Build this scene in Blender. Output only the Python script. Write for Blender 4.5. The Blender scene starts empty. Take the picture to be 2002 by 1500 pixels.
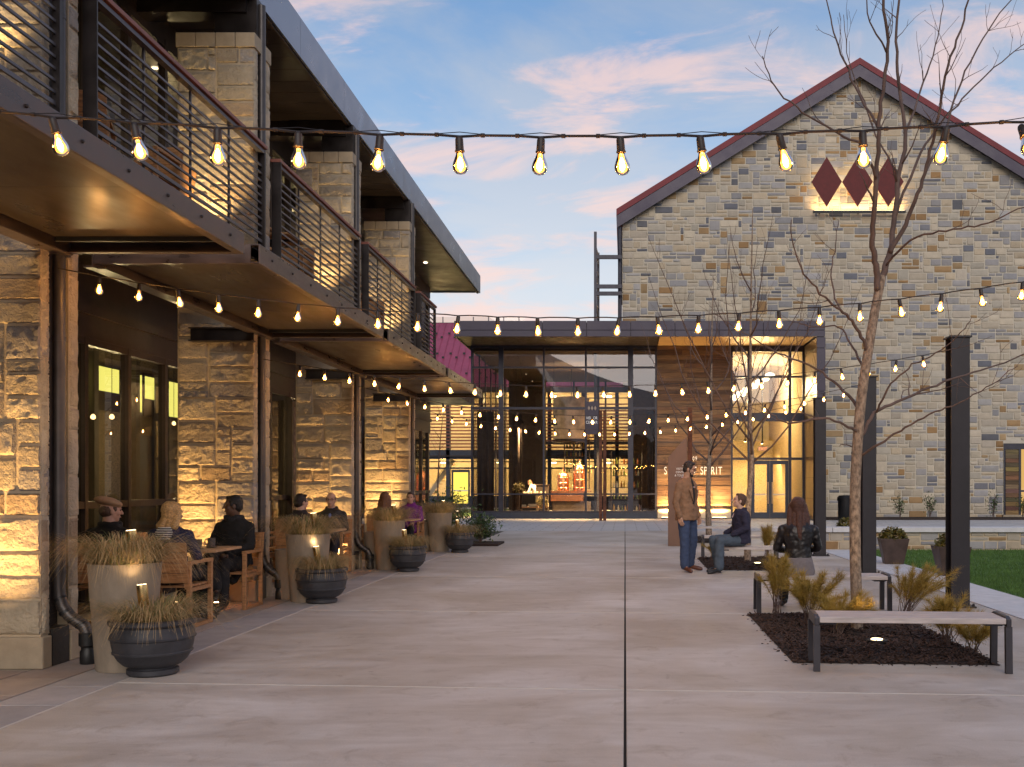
import bpy, math, random
import numpy as np
from mathutils import Vector, Matrix, noise as mnoise
R = math.radians
rng = random.Random(7)
SC = bpy.context.scene
COL = SC.collection
# ------------------------------------------------------------------ camera
CAMH = 1.45
cam = bpy.data.cameras.new('camera'); camo = bpy.data.objects.new('camera', cam); COL.objects.link(camo)
cam.sensor_fit = 'HORIZONTAL'; cam.sensor_width = 36.0; cam.lens = 36.0 * 2000 / 2002
cam.shift_x = -221 / 2002; cam.shift_y = 196 / 2002
cam.clip_start = 0.05; cam.clip_end = 3000
camo.location = (0, 0, CAMH); camo.rotation_euler = (R(90), 0, 0)
SC.camera = camo
# ------------------------------------------------------------------ render
SC.render.engine = 'CYCLES'
cy = SC.cycles
cy.use_denoising = True
cy.max_bounces = 6; cy.diffuse_bounces = 3; cy.glossy_bounces = 3; cy.transmission_bounces = 4; cy.transparent_max_bounces = 14
cy.caustics_reflective = False; cy.caustics_refractive = False
cy.sample_clamp_indirect = 4.0
cy.use_light_tree = True
SC.view_settings.view_transform = 'Standard'; SC.view_settings.look = 'None'
SC.view_settings.exposure = 1.05; SC.view_settings.gamma = 1.0
# ------------------------------------------------------------------ world: dusk sky with pink cloud
SUN_EL, SUN_AZ = R(27), R(173)      # azimuth measured from +Y towards +X
w = bpy.data.worlds.new('World'); SC.world = w; w.use_nodes = True
nt = w.node_tree; nt.nodes.clear()
def N(t, typ, **kw):
    n = t.nodes.new(typ)
    for k, v in kw.items():
        if k == 'inp':
            for kk, vv in v.items(): n.inputs[kk].default_value = vv
        else: setattr(n, k, v)
    return n
def ramp(t, stops, interp='LINEAR'):
    n = t.nodes.new('ShaderNodeValToRGB'); cr = n.color_ramp; cr.interpolation = interp
    while len(cr.elements) < len(stops): cr.elements.new(0.5)
    for e, (p, c) in zip(cr.elements, stops):
        e.position = p; e.color = c if len(c) == 4 else (*c, 1)
    return n
def math_(t, op, a, b=None, clamp=False):
    n = t.nodes.new('ShaderNodeMath'); n.operation = op; n.use_clamp = clamp
    for i, v in enumerate((a, b)):
        if v is None: continue
        if isinstance(v, (int, float)): n.inputs[i].default_value = v
        else: t.links.new(v, n.inputs[i])
    return n.outputs[0]
def mix(t, fac, a, b, blend='MIX'):
    n = t.nodes.new('ShaderNodeMix'); n.data_type = 'RGBA'; n.blend_type = blend; n.clamp_factor = True
    for s, v in ((n.inputs[0], fac), (n.inputs[6], a), (n.inputs[7], b)):
        if isinstance(v, (int, float)): s.default_value = v
        elif isinstance(v, (tuple, list)): s.default_value = v if len(v) == 4 else (*v, 1)
        else: t.links.new(v, s)
    return n.outputs[2]
tc = N(nt, 'ShaderNodeTexCoord')
sep = N(nt, 'ShaderNodeSeparateXYZ'); nt.links.new(tc.outputs['Generated'], sep.inputs[0])
zc = math_(nt, 'MAXIMUM', sep.outputs[2], 0.0)
grad = ramp(nt, [(0.0, (.80, .66, .58)), (.10, (.80, .74, .72)), (.19, (.60, .70, .80)), (.29, (.34, .51, .74)), (.42, (.19, .35, .61)), (1.0, (.13, .26, .50))])
nt.links.new(zc, grad.inputs[0])
den = math_(nt, 'ADD', zc, 0.30)
uu = math_(nt, 'DIVIDE', sep.outputs[0], den); vv = math_(nt, 'DIVIDE', sep.outputs[1], den)
cmb = N(nt, 'ShaderNodeCombineXYZ'); nt.links.new(uu, cmb.inputs[0]); nt.links.new(vv, cmb.inputs[1])
mp1 = N(nt, 'ShaderNodeMapping', inp={'Location': (3.1, 1.7, 0), 'Rotation': (0, 0, R(38)), 'Scale': (1.5, 2.3, 1)}); nt.links.new(cmb.outputs[0], mp1.inputs[0])
n1 = N(nt, 'ShaderNodeTexNoise', inp={'Scale': 1.25, 'Detail': 9, 'Roughness': .58, 'Distortion': .35}); nt.links.new(mp1.outputs[0], n1.inputs['Vector'])
m1 = ramp(nt, [(.36, (0, 0, 0)), (.58, (1, 1, 1))], 'EASE'); nt.links.new(n1.outputs[0], m1.inputs[0])
mp2 = N(nt, 'ShaderNodeMapping', inp={'Location': (8.3, -2.2, 0), 'Rotation': (0, 0, R(35)), 'Scale': (1.5, 3.4, 1)}); nt.links.new(cmb.outputs[0], mp2.inputs[0])
n2 = N(nt, 'ShaderNodeTexNoise', inp={'Scale': 1.9, 'Detail': 8, 'Roughness': .62, 'Distortion': .5}); nt.links.new(mp2.outputs[0], n2.inputs['Vector'])
m2 = ramp(nt, [(.475, (0, 0, 0)), (.65, (1, 1, 1))], 'EASE'); nt.links.new(n2.outputs[0], m2.inputs[0])
sky = N(nt, 'ShaderNodeTexSky', sky_type='NISHITA', sun_disc=False, sun_elevation=SUN_EL, sun_rotation=SUN_AZ, altitude=100)
skyS = mix(nt, 1.0, sky.outputs[0], (.05, .05, .055), 'MULTIPLY')
base = mix(nt, .15, grad.outputs[0], skyS)
ccol = ramp(nt, [(.16, (.66, .68, .72)), (.45, (.30, .37, .50))]); nt.links.new(zc, ccol.inputs[0])
cl = mix(nt, math_(nt, 'MULTIPLY', m1.outputs[0], .75), base, ccol.outputs[0])
cl = mix(nt, math_(nt, 'MULTIPLY', m2.outputs[0], .58), cl, (.93, .62, .52))
east = ramp(nt, [(0.0, (.44, .50, .60)), (.45, (.70, .74, .80)), (.85, (1, 1, 1))]); nt.links.new(math_(nt, 'MULTIPLY_ADD', sep.outputs[1], .5), east.inputs[0])   # the sky darkens away from the sunset side
east.inputs[0].links[0].from_node.inputs[2].default_value = .5
cl = mix(nt, 1.0, cl, east.outputs[0], 'MULTIPLY')
bg = N(nt, 'ShaderNodeBackground'); bg.inputs[1].default_value = 0.58
nt.links.new(cl, bg.inputs[0])
wo = N(nt, 'ShaderNodeOutputWorld'); nt.links.new(bg.outputs[0], wo.inputs[0])
# ------------------------------------------------------------------ sun (last soft glow of dusk)
sl = bpy.data.lights.new('sun', 'SUN'); sl.energy = 0.9; sl.angle = R(45); sl.color = (1, .90, .80)
so = bpy.data.objects.new('sun', sl); COL.objects.link(so)
sd = Vector((math.sin(SUN_AZ) * math.cos(SUN_EL), math.cos(SUN_AZ) * math.cos(SUN_EL), math.sin(SUN_EL)))
so.rotation_euler = (-sd).to_track_quat('-Z', 'Y').to_euler(); so.location = sd * 60
# ------------------------------------------------------------------ helpers
def at(x, y, Y): return Vector(((x - 1222) * Y / 2000, Y, CAMH - (y - 946) * Y / 2000))
def wloc(o):
    v = Vector((0, 0, 0))
    while o is not None: v += o.location; o = o.parent
    return v
def tag(o, label=None, cat=None, group=None, kind=None):
    if label: o['label'] = label
    if cat: o['category'] = cat
    if group: o['group'] = group
    if kind: o['kind'] = kind
    return o
def empty(name, loc, label=None, cat=None, group=None, parent=None, rz=0):
    o = bpy.data.objects.new(name, None); COL.objects.link(o); o.empty_display_size = .1
    o.location = loc; o.rotation_euler = (0, 0, rz); o.parent = parent
    return tag(o, label, cat, group)
def link(name, me, parent=None, loc=(0, 0, 0)):
    o = bpy.data.objects.new(name, me); COL.objects.link(o); o.parent = parent; o.location = loc
    return o
def lamp(kind, name, parent, loc, energy, col, **kw):
    l = bpy.data.lights.new(name, kind); l.energy = energy; l.color = col
    aim = kw.pop('aim', None)
    for k, v in kw.items(): setattr(l, k, v)
    o = bpy.data.objects.new(name, l); COL.objects.link(o); o.parent = parent
    o.location = Vector(loc) - (wloc(parent) if parent else Vector())
    if aim is not None: o.rotation_euler = (Vector(aim) - Vector(loc)).to_track_quat('-Z', 'Y').to_euler()
    return o
class MB:
    def __init__(s): s.V = []; s.F = []; s.C = []
    def add(s, vs, fs, col=None):
        b = len(s.V); s.V += [tuple(v) for v in vs]; s.F += [tuple(i + b for i in f) for f in fs]
        if col is not None: s.C += [col] * len(vs)
        return s
    def box(s, x0, x1, y0, y1, z0, z1, col=None):
        return s.add([(x0,y0,z0),(x1,y0,z0),(x1,y1,z0),(x0,y1,z0),(x0,y0,z1),(x1,y0,z1),(x1,y1,z1),(x0,y1,z1)],
              [(0,3,2,1),(4,5,6,7),(0,1,5,4),(1,2,6,5),(2,3,7,6),(3,0,4,7)], col)
    def prism(s, poly, d, col=None):          # poly: list of 3-D points, extruded by vector d
        n = len(poly); d = Vector(d); P = [Vector(p) for p in poly]
        vs = P + [p + d for p in P]
        fs = [tuple(range(n))[::-1], tuple(range(n, 2 * n))] + [(i, (i + 1) % n, (i + 1) % n + n, i + n) for i in range(n)]
        return s.add(vs, fs, col)
    def bar(s, p0, p1, w, h, up=(0, 0, 1)):
        p0, p1 = Vector(p0), Vector(p1); d = (p1 - p0).normalized(); up = Vector(up)
        if abs(d.dot(up)) > .98: up = Vector((0, 1, 0))
        x = d.cross(up).normalized(); z = x.cross(d)
        q = [p0 + x*a*w/2 + z*b*h/2 for a, b in ((-1,-1),(1,-1),(1,1),(-1,1))]
        return s.prism(q, p1 - p0)
    def tube(s, pts, rad, seg=8, cap=True):
        pts = [Vector(p) for p in pts]; n = len(pts)
        if isinstance(rad, (int, float)): rad = [rad] * n
        b = len(s.V); prev = None
        for i, p in enumerate(pts):
            d = (pts[min(i+1, n-1)] - pts[max(i-1, 0)])
            d = d.normalized() if d.length > 1e-9 else Vector((0,0,1))
            if prev is None:
                a = Vector((0, 0, 1)) if abs(d.z) < .9 else Vector((1, 0, 0))
                x = d.cross(a).normalized()
            else:
                x = (prev - d * prev.dot(d)); x = x.normalized() if x.length > 1e-6 else d.orthogonal().normalized()
            prev = x; y = d.cross(x)
            for k in range(seg):
                t = 2 * math.pi * k / seg
                s.V.append(tuple(p + (x * math.cos(t) + y * math.sin(t)) * rad[i]))
        for i in range(n - 1):
            for k in range(seg):
                k2 = (k + 1) % seg
                s.F.append((b+i*seg+k, b+i*seg+k2, b+(i+1)*seg+k2, b+(i+1)*seg+k))
        if cap:
            s.F.append(tuple(b + k for k in range(seg))[::-1]); s.F.append(tuple(b + (n-1)*seg + k for k in range(seg)))
        return s
    def lathe(s, prof, c=(0, 0, 0), seg=24, sx=1, sy=1):
        b = len(s.V); n = len(prof)
        for r, z in prof:
            r = max(r, 1e-4)
            for k in range(seg):
                t = 2 * math.pi * k / seg
                s.V.append((c[0] + r * math.cos(t) * sx, c[1] + r * math.sin(t) * sy, c[2] + z))
        for i in range(n - 1):
            for k in range(seg):
                k2 = (k + 1) % seg
                s.F.append((b+i*seg+k, b+i*seg+k2, b+(i+1)*seg+k2, b+(i+1)*seg+k))
        s.F.append(tuple(b + k for k in range(seg))[::-1]); s.F.append(tuple(b + (n-1)*seg + k for k in range(seg)))
        return s
    def mesh(s, name, mat, off=Vector(), smooth=False, sharp=38):
        me = bpy.data.meshes.new(name)
        V = [(v[0]-off.x, v[1]-off.y, v[2]-off.z) for v in s.V] if off.length > 0 else s.V
        me.from_pydata(V, [], s.F); 
        if mat: me.materials.append(mat)
        if s.C:
            a = me.color_attributes.new('Col', 'FLOAT_COLOR', 'POINT')
            a.data.foreach_set('color', np.array([(*c[:3], 1) for c in s.C], dtype=np.float32).ravel())
        if smooth:
            me.polygons.foreach_set('use_smooth', [True] * len(me.polygons))
            if sharp: me.set_sharp_from_angle(angle=R(sharp))
        me.update()
        return me
    def build(s, name, mat, parent=None, smooth=False, bevel=0, local=False, sharp=38):
        off = Vector() if (local or parent is None) else wloc(parent)
        o = link(name, s.mesh(name, mat, off, smooth, sharp), parent)
        if bevel:
            m = o.modifiers.new('bevel', 'BEVEL'); m.width = bevel; m.segments = 2; m.limit_method = 'ANGLE'; m.angle_limit = R(40)
        return o
def box(name, mat, parent, *a, bevel=0): return MB().box(*a).build(name, mat, parent, bevel=bevel)
def copy_tree(o, parent=None):
    c = o.copy(); COL.objects.link(c); c.parent = parent
    for ch in list(o.children): copy_tree(ch, c)
    return c
def text(name, s, mat, parent, loc, size, rot, align='LEFT', ext=.01, sx=1.0):
    cu = bpy.data.curves.new(name, 'FONT'); cu.body = s; cu.size = size; cu.extrude = ext; cu.align_x = align
    tmp = bpy.data.objects.new(name, cu); me = bpy.data.meshes.new_from_object(tmp); bpy.data.objects.remove(tmp); me.materials.clear(); me.materials.append(mat)
    o = link(name, me, parent, Vector(loc) - (wloc(parent) if parent else Vector())); o.rotation_euler = rot; o.scale = (sx, 1, 1)
    return o
# ------------------------------------------------------------------ materials
def mat(name, col, rough=.6, metal=0.0, var=.15, vscale=6, bump=0, bscale=30, stretch=(1, 1, 1), col2=None, attr=False, spec=.5, detail=5, rvar=0, coat=0, sheen=0, bdist=.02):
    m = bpy.data.materials.new(name); m.use_nodes = True; t = m.node_tree
    p = t.nodes['Principled BSDF']; p.inputs['Roughness'].default_value = rough; p.inputs['Metallic'].default_value = metal
    p.inputs['Specular IOR Level'].default_value = spec; p.inputs['Coat Weight'].default_value = coat; p.inputs['Sheen Weight'].default_value = sheen
    c = N(t, 'ShaderNodeTexCoord'); mp = N(t, 'ShaderNodeMapping', inp={'Scale': stretch}); t.links.new(c.outputs['Object'], mp.inputs[0])
    n = N(t, 'ShaderNodeTexNoise', inp={'Scale': vscale, 'Detail': detail, 'Roughness': .6}); t.links.new(mp.outputs[0], n.inputs['Vector'])
    lo = tuple(x * (1 - var) for x in col); hi = col2 or tuple(min(1, x * (1 + var)) for x in col)
    r = ramp(t, [(.32, lo), (.68, hi)]); t.links.new(n.outputs[0], r.inputs[0])
    out = r.outputs[0]
    if attr:
        a = N(t, 'ShaderNodeAttribute', attribute_name='Col'); out = mix(t, 1.0, out, a.outputs['Color'], 'MULTIPLY')
    t.links.new(out, p.inputs['Base Color'])
    if rvar:
        rr = ramp(t, [(.3, (max(0, rough - rvar),) * 3), (.7, (min(1, rough + rvar),) * 3)]); t.links.new(n.outputs[0], rr.inputs[0]); t.links.new(rr.outputs[0], p.inputs['Roughness'])
    if bump:
        nb = N(t, 'ShaderNodeTexNoise', inp={'Scale': bscale, 'Detail': 6, 'Roughness': .65}); t.links.new(mp.outputs[0], nb.inputs['Vector'])
        b = N(t, 'ShaderNodeBump', inp={'Strength': min(1, bump), 'Distance': bdist}); t.links.new(nb.outputs[0], b.inputs['Height']); t.links.new(b.outputs[0], p.inputs['Normal'])
    return m
def emis(name, col, st):
    m = bpy.data.materials.new(name); m.use_nodes = True; t = m.node_tree; t.nodes.clear()
    e = N(t, 'ShaderNodeEmission'); e.inputs[0].default_value = (*col, 1); e.inputs[1].default_value = st
    o = N(t, 'ShaderNodeOutputMaterial'); t.links.new(e.outputs[0], o.inputs[0]); return m
def glass(name, tint=(.8, .8, .78), refl=.10, rough=.0):
    m = bpy.data.materials.new(name); m.use_nodes = True; t = m.node_tree; t.nodes.clear()
    tr = N(t, 'ShaderNodeBsdfTransparent'); tr.inputs[0].default_value = (*tint, 1)
    g = N(t, 'ShaderNodeBsdfGlossy'); g.inputs['Roughness'].default_value = rough; g.inputs[0].default_value = (.95, .95, 1, 1)
    f = N(t, 'ShaderNodeFresnel'); f.inputs[0].default_value = 1.5
    ge = N(t, 'ShaderNodeNewGeometry'); fa = math_(t, 'MULTIPLY', math_(t, 'ADD', f.outputs[0], refl, True), math_(t, 'SUBTRACT', 1.0, ge.outputs['Backfacing']))   # reflect on the outer face only
    mx = N(t, 'ShaderNodeMixShader'); t.links.new(fa, mx.inputs[0]); t.links.new(tr.outputs[0], mx.inputs[1]); t.links.new(g.outputs[0], mx.inputs[2])
    o = N(t, 'ShaderNodeOutputMaterial'); t.links.new(mx.outputs[0], o.inputs[0]); return m
WARM = (1.0, .62, .27); WARM2 = (1.0, .74, .42)
M = {}
M['mortar'] = mat('mortar', (.50, .41, .29), .9, var=.12, vscale=9, bump=.5, bscale=60)
M['stone'] = mat('buff_limestone', (1, 1, 1), .85, var=.28, vscale=7, bump=1.0, bscale=26, attr=True, detail=8, bdist=.045)
M['stone_far'] = mat('ashlar_stone', (1, 1, 1), .85, var=.16, vscale=3.5, bump=.8, bscale=9, attr=True, detail=7)
M['cut_stone'] = mat('cut_stone', (.38, .31, .22), .8, var=.1, vscale=8, bump=.25, bscale=60)
M['steel'] = mat('dark_bronze_steel', (.032, .026, .026), .42, .55, var=.25, vscale=4, rvar=.12, bump=.05, bscale=80)
M['steel_paint'] = mat('painted_channel_steel', (.095, .074, .072), .38, .6, var=.25, vscale=3, rvar=.14, bump=.06, bscale=90, stretch=(1, 1, 3))
M['soffit_metal'] = mat('bronze_soffit_panel', (.080, .060, .046), .40, .65, var=.3, vscale=2.2, rvar=.16, stretch=(1, .35, 1))
M['eave_panel'] = mat('eave_metal_panel', (.045, .035, .035), .38, .5, var=.2, vscale=2, rvar=.1)
M['zinc'] = mat('zinc_fascia', (.26, .29, .35), .34, .85, var=.15, vscale=2.5, rvar=.1)
M['rail_wood'] = mat('red_brown_rail_wood', (.20, .062, .042), .5, var=.3, vscale=3, stretch=(8, 1, 8))
M['grey_metal'] = mat('grey_rail_metal', (.095, .09, .105), .4, .5, var=.15)
M['pipe'] = mat('grey_brown_pipe', (.075, .066, .064), .4, .4, var=.15)
M['iron'] = mat('black_drain_iron', (.018, .018, .019), .45, .2, var=.2, vscale=20, bump=.1)
M['frame'] = mat('window_frame_metal', (.040, .026, .022), .45, .4, var=.2)
M['frame_b'] = mat('pavilion_frame_metal', (.036, .035, .048), .42, .4, var=.18)
M['panel'] = mat('pavilion_fascia_panel', (.040, .034, .050), .40, .5, var=.22, vscale=1.5, rvar=.1)
M['glass'] = glass('cafe_window_glass', (.80, .81, .74), .05)
M['glass_p'] = glass('pavilion_glass', (.92, .91, .88), .035)
M['teak'] = mat('oiled_teak', (.40, .20, .085), .5, var=.32, vscale=3.5, stretch=(2.2, 14, 14), bump=.1, bscale=8)
M['teak_top'] = mat('teak_table_top', (.50, .30, .16), .5, var=.25, vscale=3.5, stretch=(14, 2, 2))
M['plank'] = mat('weathered_barn_board', (1, 1, 1), .75, var=.55, vscale=1.5, stretch=(1.0, 8, 14), bump=.6, bscale=6, attr=True, detail=8)
M['diag'] = mat('diagonal_barn_board', (.17, .125, .10), .75, var=.5, vscale=3, stretch=(1, 3, 3), bump=.4)
M['white'] = mat('white_letter', (.85, .84, .80), .5, var=.02)
M['pale_joint'] = mat('pale_joint_filler', (.56, .52, .48), .8, var=.1)
M['bark'] = mat('grey_brown_bark', (.20, .14, .10), .9, var=.5, vscale=34, stretch=(1, 1, .55), bump=.9, bscale=40, col2=(.40, .30, .22))
M['twig'] = mat('twig_bark', (.115, .075, .062), .85, var=.3)
M['mulch'] = mat('dark_bark_mulch', (.030, .017, .013), .95, var=.5, vscale=40, bump=1, bscale=50)
M['chip'] = mat('bark_chip', (.048, .026, .019), .9, var=.6, vscale=12)
M['bench_wood'] = mat('bench_slat_wood', (.46, .405, .385), .55, var=.25, vscale=4, stretch=(1, 10, 10), bump=.1)
M['bench_steel'] = mat('bench_leg_steel', (.045, .042, .050), .42, .5, var=.15)
M['post_steel'] = mat('dark_grey_post_steel', (.019, .016, .020), .5, .3, var=.18, vscale=5, bump=.05, bscale=60)
M['rust'] = mat('rusted_steel', (.11, .040, .022), .8, .2, var=.45, vscale=6, bump=.2, col2=(.17, .062, .03))
M['corten'] = mat('brown_sign_plate', (.155, .088, .062), .45, .35, var=.12, vscale=2)
M['planter_sq'] = mat('dark_bronze_planter', (.075, .050, .042), .5, .3, var=.3, vscale=5)
M['concrete_pot'] = mat('buff_concrete_pot', (.31, .255, .195), .85, var=.22, vscale=4, bump=.25, bscale=40, stretch=(1, 1, .5))
M['black_pot'] = mat('charcoal_resin_pot', (.036, .037, .044), .55, var=.25, vscale=7, bump=.12, bscale=25)
M['soil'] = mat('soil', (.05, .034, .024), .95, var=.3, vscale=30, bump=.6)
M['brass'] = mat('polished_brass', (.80, .56, .24), .25, 1.0, var=.08)
M['cup'] = mat('grey_mug_glaze', (.075, .070, .070), .5, var=.1)
M['black'] = mat('black_metal', (.015, .015, .016), .5, .3, var=.1)
M['far_roof'] = mat('sky_tinted_red_roof', (.36, .070, .125), .40, .3, var=.12, vscale=2)  # red roof colour raised to rose to hold the sky's reflection
M['red_roof'] = mat('red_metal_roof', (.135, .016, .022), .55, .3, var=.14, vscale=2)
M['diamond'] = mat('dark_red_diamond', (.115, .013, .012), .7, .0, var=.12)
M['copper'] = mat('copper', (.72, .33, .18), .25, 1.0, var=.1)
M['plaster'] = mat('interior_plaster', (.55, .46, .34), .9, var=.08)
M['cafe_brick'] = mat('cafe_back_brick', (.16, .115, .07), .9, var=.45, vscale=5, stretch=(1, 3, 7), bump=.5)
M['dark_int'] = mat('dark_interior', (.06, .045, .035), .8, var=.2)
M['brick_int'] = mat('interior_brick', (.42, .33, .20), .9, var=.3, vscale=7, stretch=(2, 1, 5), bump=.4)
M['curtain'] = mat('dark_curtain', (.035, .022, .018), .85, var=.3)
M['navy_panel'] = mat('navy_metal_panel', (.030, .036, .055), .5, .2, var=.15)
M['leaf'] = mat('green_leaf', (.055, .095, .028), .55, var=.45, vscale=6)
M['leaf_y'] = mat('yellow_green_leaf', (.17, .20, .035), .55, var=.5, vscale=12, col2=(.17, .11, .02))
M['gold_leaf'] = mat('golden_needle_leaf', (.60, .37, .06), .65, var=.35, vscale=5, col2=(.30, .22, .045))
M['grass_tan'] = mat('dry_tan_grass', (.46, .31, .15), .75, var=.35, vscale=7)
M['grass_green'] = mat('olive_grass', (.19, .19, .065), .7, var=.4, vscale=7)
M['lawn'] = mat('lawn_grass', (.070, .165, .028), .85, var=.45, vscale=3, bump=.6, bscale=60, col2=(.10, .20, .038))
M['bulbglow'] = None
# ================================================================== GROUND
def concrete_mat():
    m = bpy.data.materials.new('broom_finished_concrete'); m.use_nodes = True; t = m.node_tree; p = t.nodes['Principled BSDF']
    c = N(t, 'ShaderNodeTexCoord')
    def noise_(scale, st, det=6, rough=.6, dist=0):
        mp = N(t, 'ShaderNodeMapping', inp={'Scale': st, 'Rotation': (0, 0, R(4))}); t.links.new(c.outputs['Object'], mp.inputs[0])
        n = N(t, 'ShaderNodeTexNoise', inp={'Scale': scale, 'Detail': det, 'Roughness': rough, 'Distortion': dist}); t.links.new(mp.outputs[0], n.inputs['Vector']); return n.outputs[0]
    big = noise_(.55, (1, 1, 1), 5, .6, .4)
    streak = noise_(1.5, (.55, 2.0, 1), 8, .70, .8)
    fine = noise_(120, (1, 1, 1), 3)
    r1 = ramp(t, [(.28, (.44, .40, .36)), (.5, (.54, .505, .465)), (.72, (.63, .605, .57))]); t.links.new(streak, r1.inputs[0])
    r2 = ramp(t, [(.34, (.72, .66, .60)), (.66, (1.02, 1.01, 1.03))]); t.links.new(big, r2.inputs[0])
    r3 = ramp(t, [(.3, (.88,) * 3), (.7, (1.08,) * 3)]); t.links.new(fine, r3.inputs[0])
    st = noise_(3.5, (1, 1, 1), 6, .7, .8)
    r4 = ramp(t, [(.30, (.66, .60, .54)), (.46, (1, 1, 1))]); t.links.new(st, r4.inputs[0])
    vo = N(t, 'ShaderNodeTexVoronoi', inp={'Scale': 2.6, 'Randomness': 1.0}); t.links.new(c.outputs['Object'], vo.inputs['Vector']); sp = ramp(t, [(.03, (.62, .60, .58)), (.06, (1, 1, 1))]); t.links.new(vo.outputs['Distance'], sp.inputs[0])
    o = mix(t, 1, r1.outputs[0], r2.outputs[0], 'MULTIPLY'); o = mix(t, .5, o, sp.outputs[0], 'MULTIPLY'); o = mix(t, 1, o, r3.outputs[0], 'MULTIPLY'); o = mix(t, .55, o, r4.outputs[0], 'MULTIPLY')
    t.links.new(o, p.inputs['Base Color'])
    rr = ramp(t, [(.3, (.50,) * 3), (.7, (.74,) * 3)]); t.links.new(streak, rr.inputs[0]); t.links.new(rr.outputs[0], p.inputs['Roughness'])
    br = noise_(26, (.3, 6, 1), 5)
    b = N(t, 'ShaderNodeBump', inp={'Strength': .10, 'Distance': .008}); t.links.new(br, b.inputs['Height']); t.links.new(b.outputs[0], p.inputs['Normal'])
    return m
M['concrete'] = concrete_mat()
def paver_mat():
    m = bpy.data.materials.new('pale_blue_grey_pavers'); m.use_nodes = True; t = m.node_tree; p = t.nodes['Principled BSDF']
    c = N(t, 'ShaderNodeTexCoord'); mp = N(t, 'ShaderNodeMapping', inp={'Scale': (1, 1, 1)}); t.links.new(c.outputs['Object'], mp.inputs[0])
    b = N(t, 'ShaderNodeTexBrick', inp={'Color1': (.50, .50, .51, 1), 'Color2': (.43, .43, .44, 1), 'Mortar': (.27, .27, .27, 1), 'Scale': 1.0, 'Mortar Size': .02, 'Brick Width': .75, 'Row Height': .6})
    t.links.new(mp.outputs[0], b.inputs['Vector']); t.links.new(b.outputs[0], p.inputs['Base Color']); p.inputs['Roughness'].default_value = .6
    return m
M['far_paver'] = paver_mat()
M['sidewalk'] = mat('pale_sidewalk_concrete', (.56, .56, .58), .75, var=.10, vscale=5, bump=.12, bscale=60, detail=8)
M['paver_warm'] = mat('brown_grey_paver', (1, 1, 1), .75, var=.16, vscale=6, bump=.2, bscale=40, attr=True)
g = MB().box(-260, 260, -30, 420, -.6, -.03).build('ground', mat('bare_ground', (.05, .048, .045), .9, var=.3), None); tag(g, kind='structure')
SKEW = -.07
def jy(y0, x): return y0 + SKEW * x
plaza = MB().box(-3.9, 4.3, -2, 31.6, -.03, -.022).build('plaza_pavement', mat('joint_dark', (.018, .016, .015), .9)); tag(plaza, kind='structure')
rows = [-1.5, 2.9, 7.20, 11.5, 15.8, 20.1, 24.4, 28.7, 31.5]
GAP = .0065
for i in range(len(rows) - 1):
    a, b = rows[i], rows[i + 1]
    last = i == len(rows) - 2
    for x0, x1, gx0, gx1 in ((-3.70, 0.0, .008, .008), (0.0, 4.25, .008, .006)):
        X0, X1 = x0 + gx0, x1 - gx1
        yb = (lambda x: b) if last else (lambda x: jy(b, x))
        P = [(X0, jy(a, X0) + GAP, -.02), (X1, jy(a, X1) + GAP, -.02), (X1, yb(X1) - GAP, -.02), (X0, yb(X0) - GAP, -.02)]
        MB().prism(P, (0, 0, .02)).build('concrete_slab', M['concrete'], plaza, bevel=.005)
    if i in (1, 2, 3, 4, 5):   # pale sawn edges along the cross joint
        for x0, x1 in ((-3.69, -.012), (.012, 4.24)):
            MB().prism([(x0, jy(b, x0) - .006, -.012), (x1, jy(b, x1) - .006, -.012), (x1, jy(b, x1) + .006, -.012), (x0, jy(b, x0) + .006, -.012)], (0, 0, .0145)).build('joint_filler', M['pale_joint'], plaza)
MB().box(-3.705, -3.688, -1.4, 24.0, -.018, .003).build('joint_filler', M['pale_joint'], plaza)
# paver terrace beside the cafe building
terr = MB().box(-9.6, -3.712, -2, 32.5, -.03, -.012).build('terrace_pavement', mat('paver_bed', (.06, .05, .045), .95)); tag(terr, kind='structure')
pr = random.Random(3)
for ci, (x0, x1) in enumerate(((-4.16, -3.715), (-4.62, -4.17), (-5.08, -4.63), (-5.54, -5.09), (-6.05, -5.55))):
    y = 3.6 + (ci % 2) * .3
    while y < 24.0:
        L = .62
        v = pr.uniform(.86, 1.12)
        c = (.40*v, .375*v, .375*v) if ci == 0 else (.37*v, .315*v*pr.uniform(.96, 1.04), .275*v)
        MB().box(x0, x1 - .006, y, y + L - .006, -.012, pr.uniform(-.0015, .0008), c).build('paver', M['paver_warm'], terr, bevel=.004)
        y += L
# far pavers in front of the glazed pavilion
fp = MB().box(-40, 60, 31.52, 46, -.03, -.002).build('forecourt_pavement', M['far_paver']); tag(fp, kind='structure')
# pale walk and lawn on the right
sw = MB()
sw = empty('side_path', (4.6, 14, 0)); tag(sw, kind='structure')
yy = 2.0
while yy < 22.2:
    MB().box(4.262, 5.04, yy, yy + 1.52 - .008, -.03, .004).build('path_slab', M['sidewalk'], sw, bevel=.005); yy += 1.52
box('path_bed', M['soil'], sw, 4.26, 5.05, 2, 22.4, -.03, -.015)
lawn = MB().box(5.05, 40, 2, 22.42, -.03, -.004).build('lawn', M['lawn']); tag(lawn, kind='structure')
r = np.random.default_rng(5)
n = 80000
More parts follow.
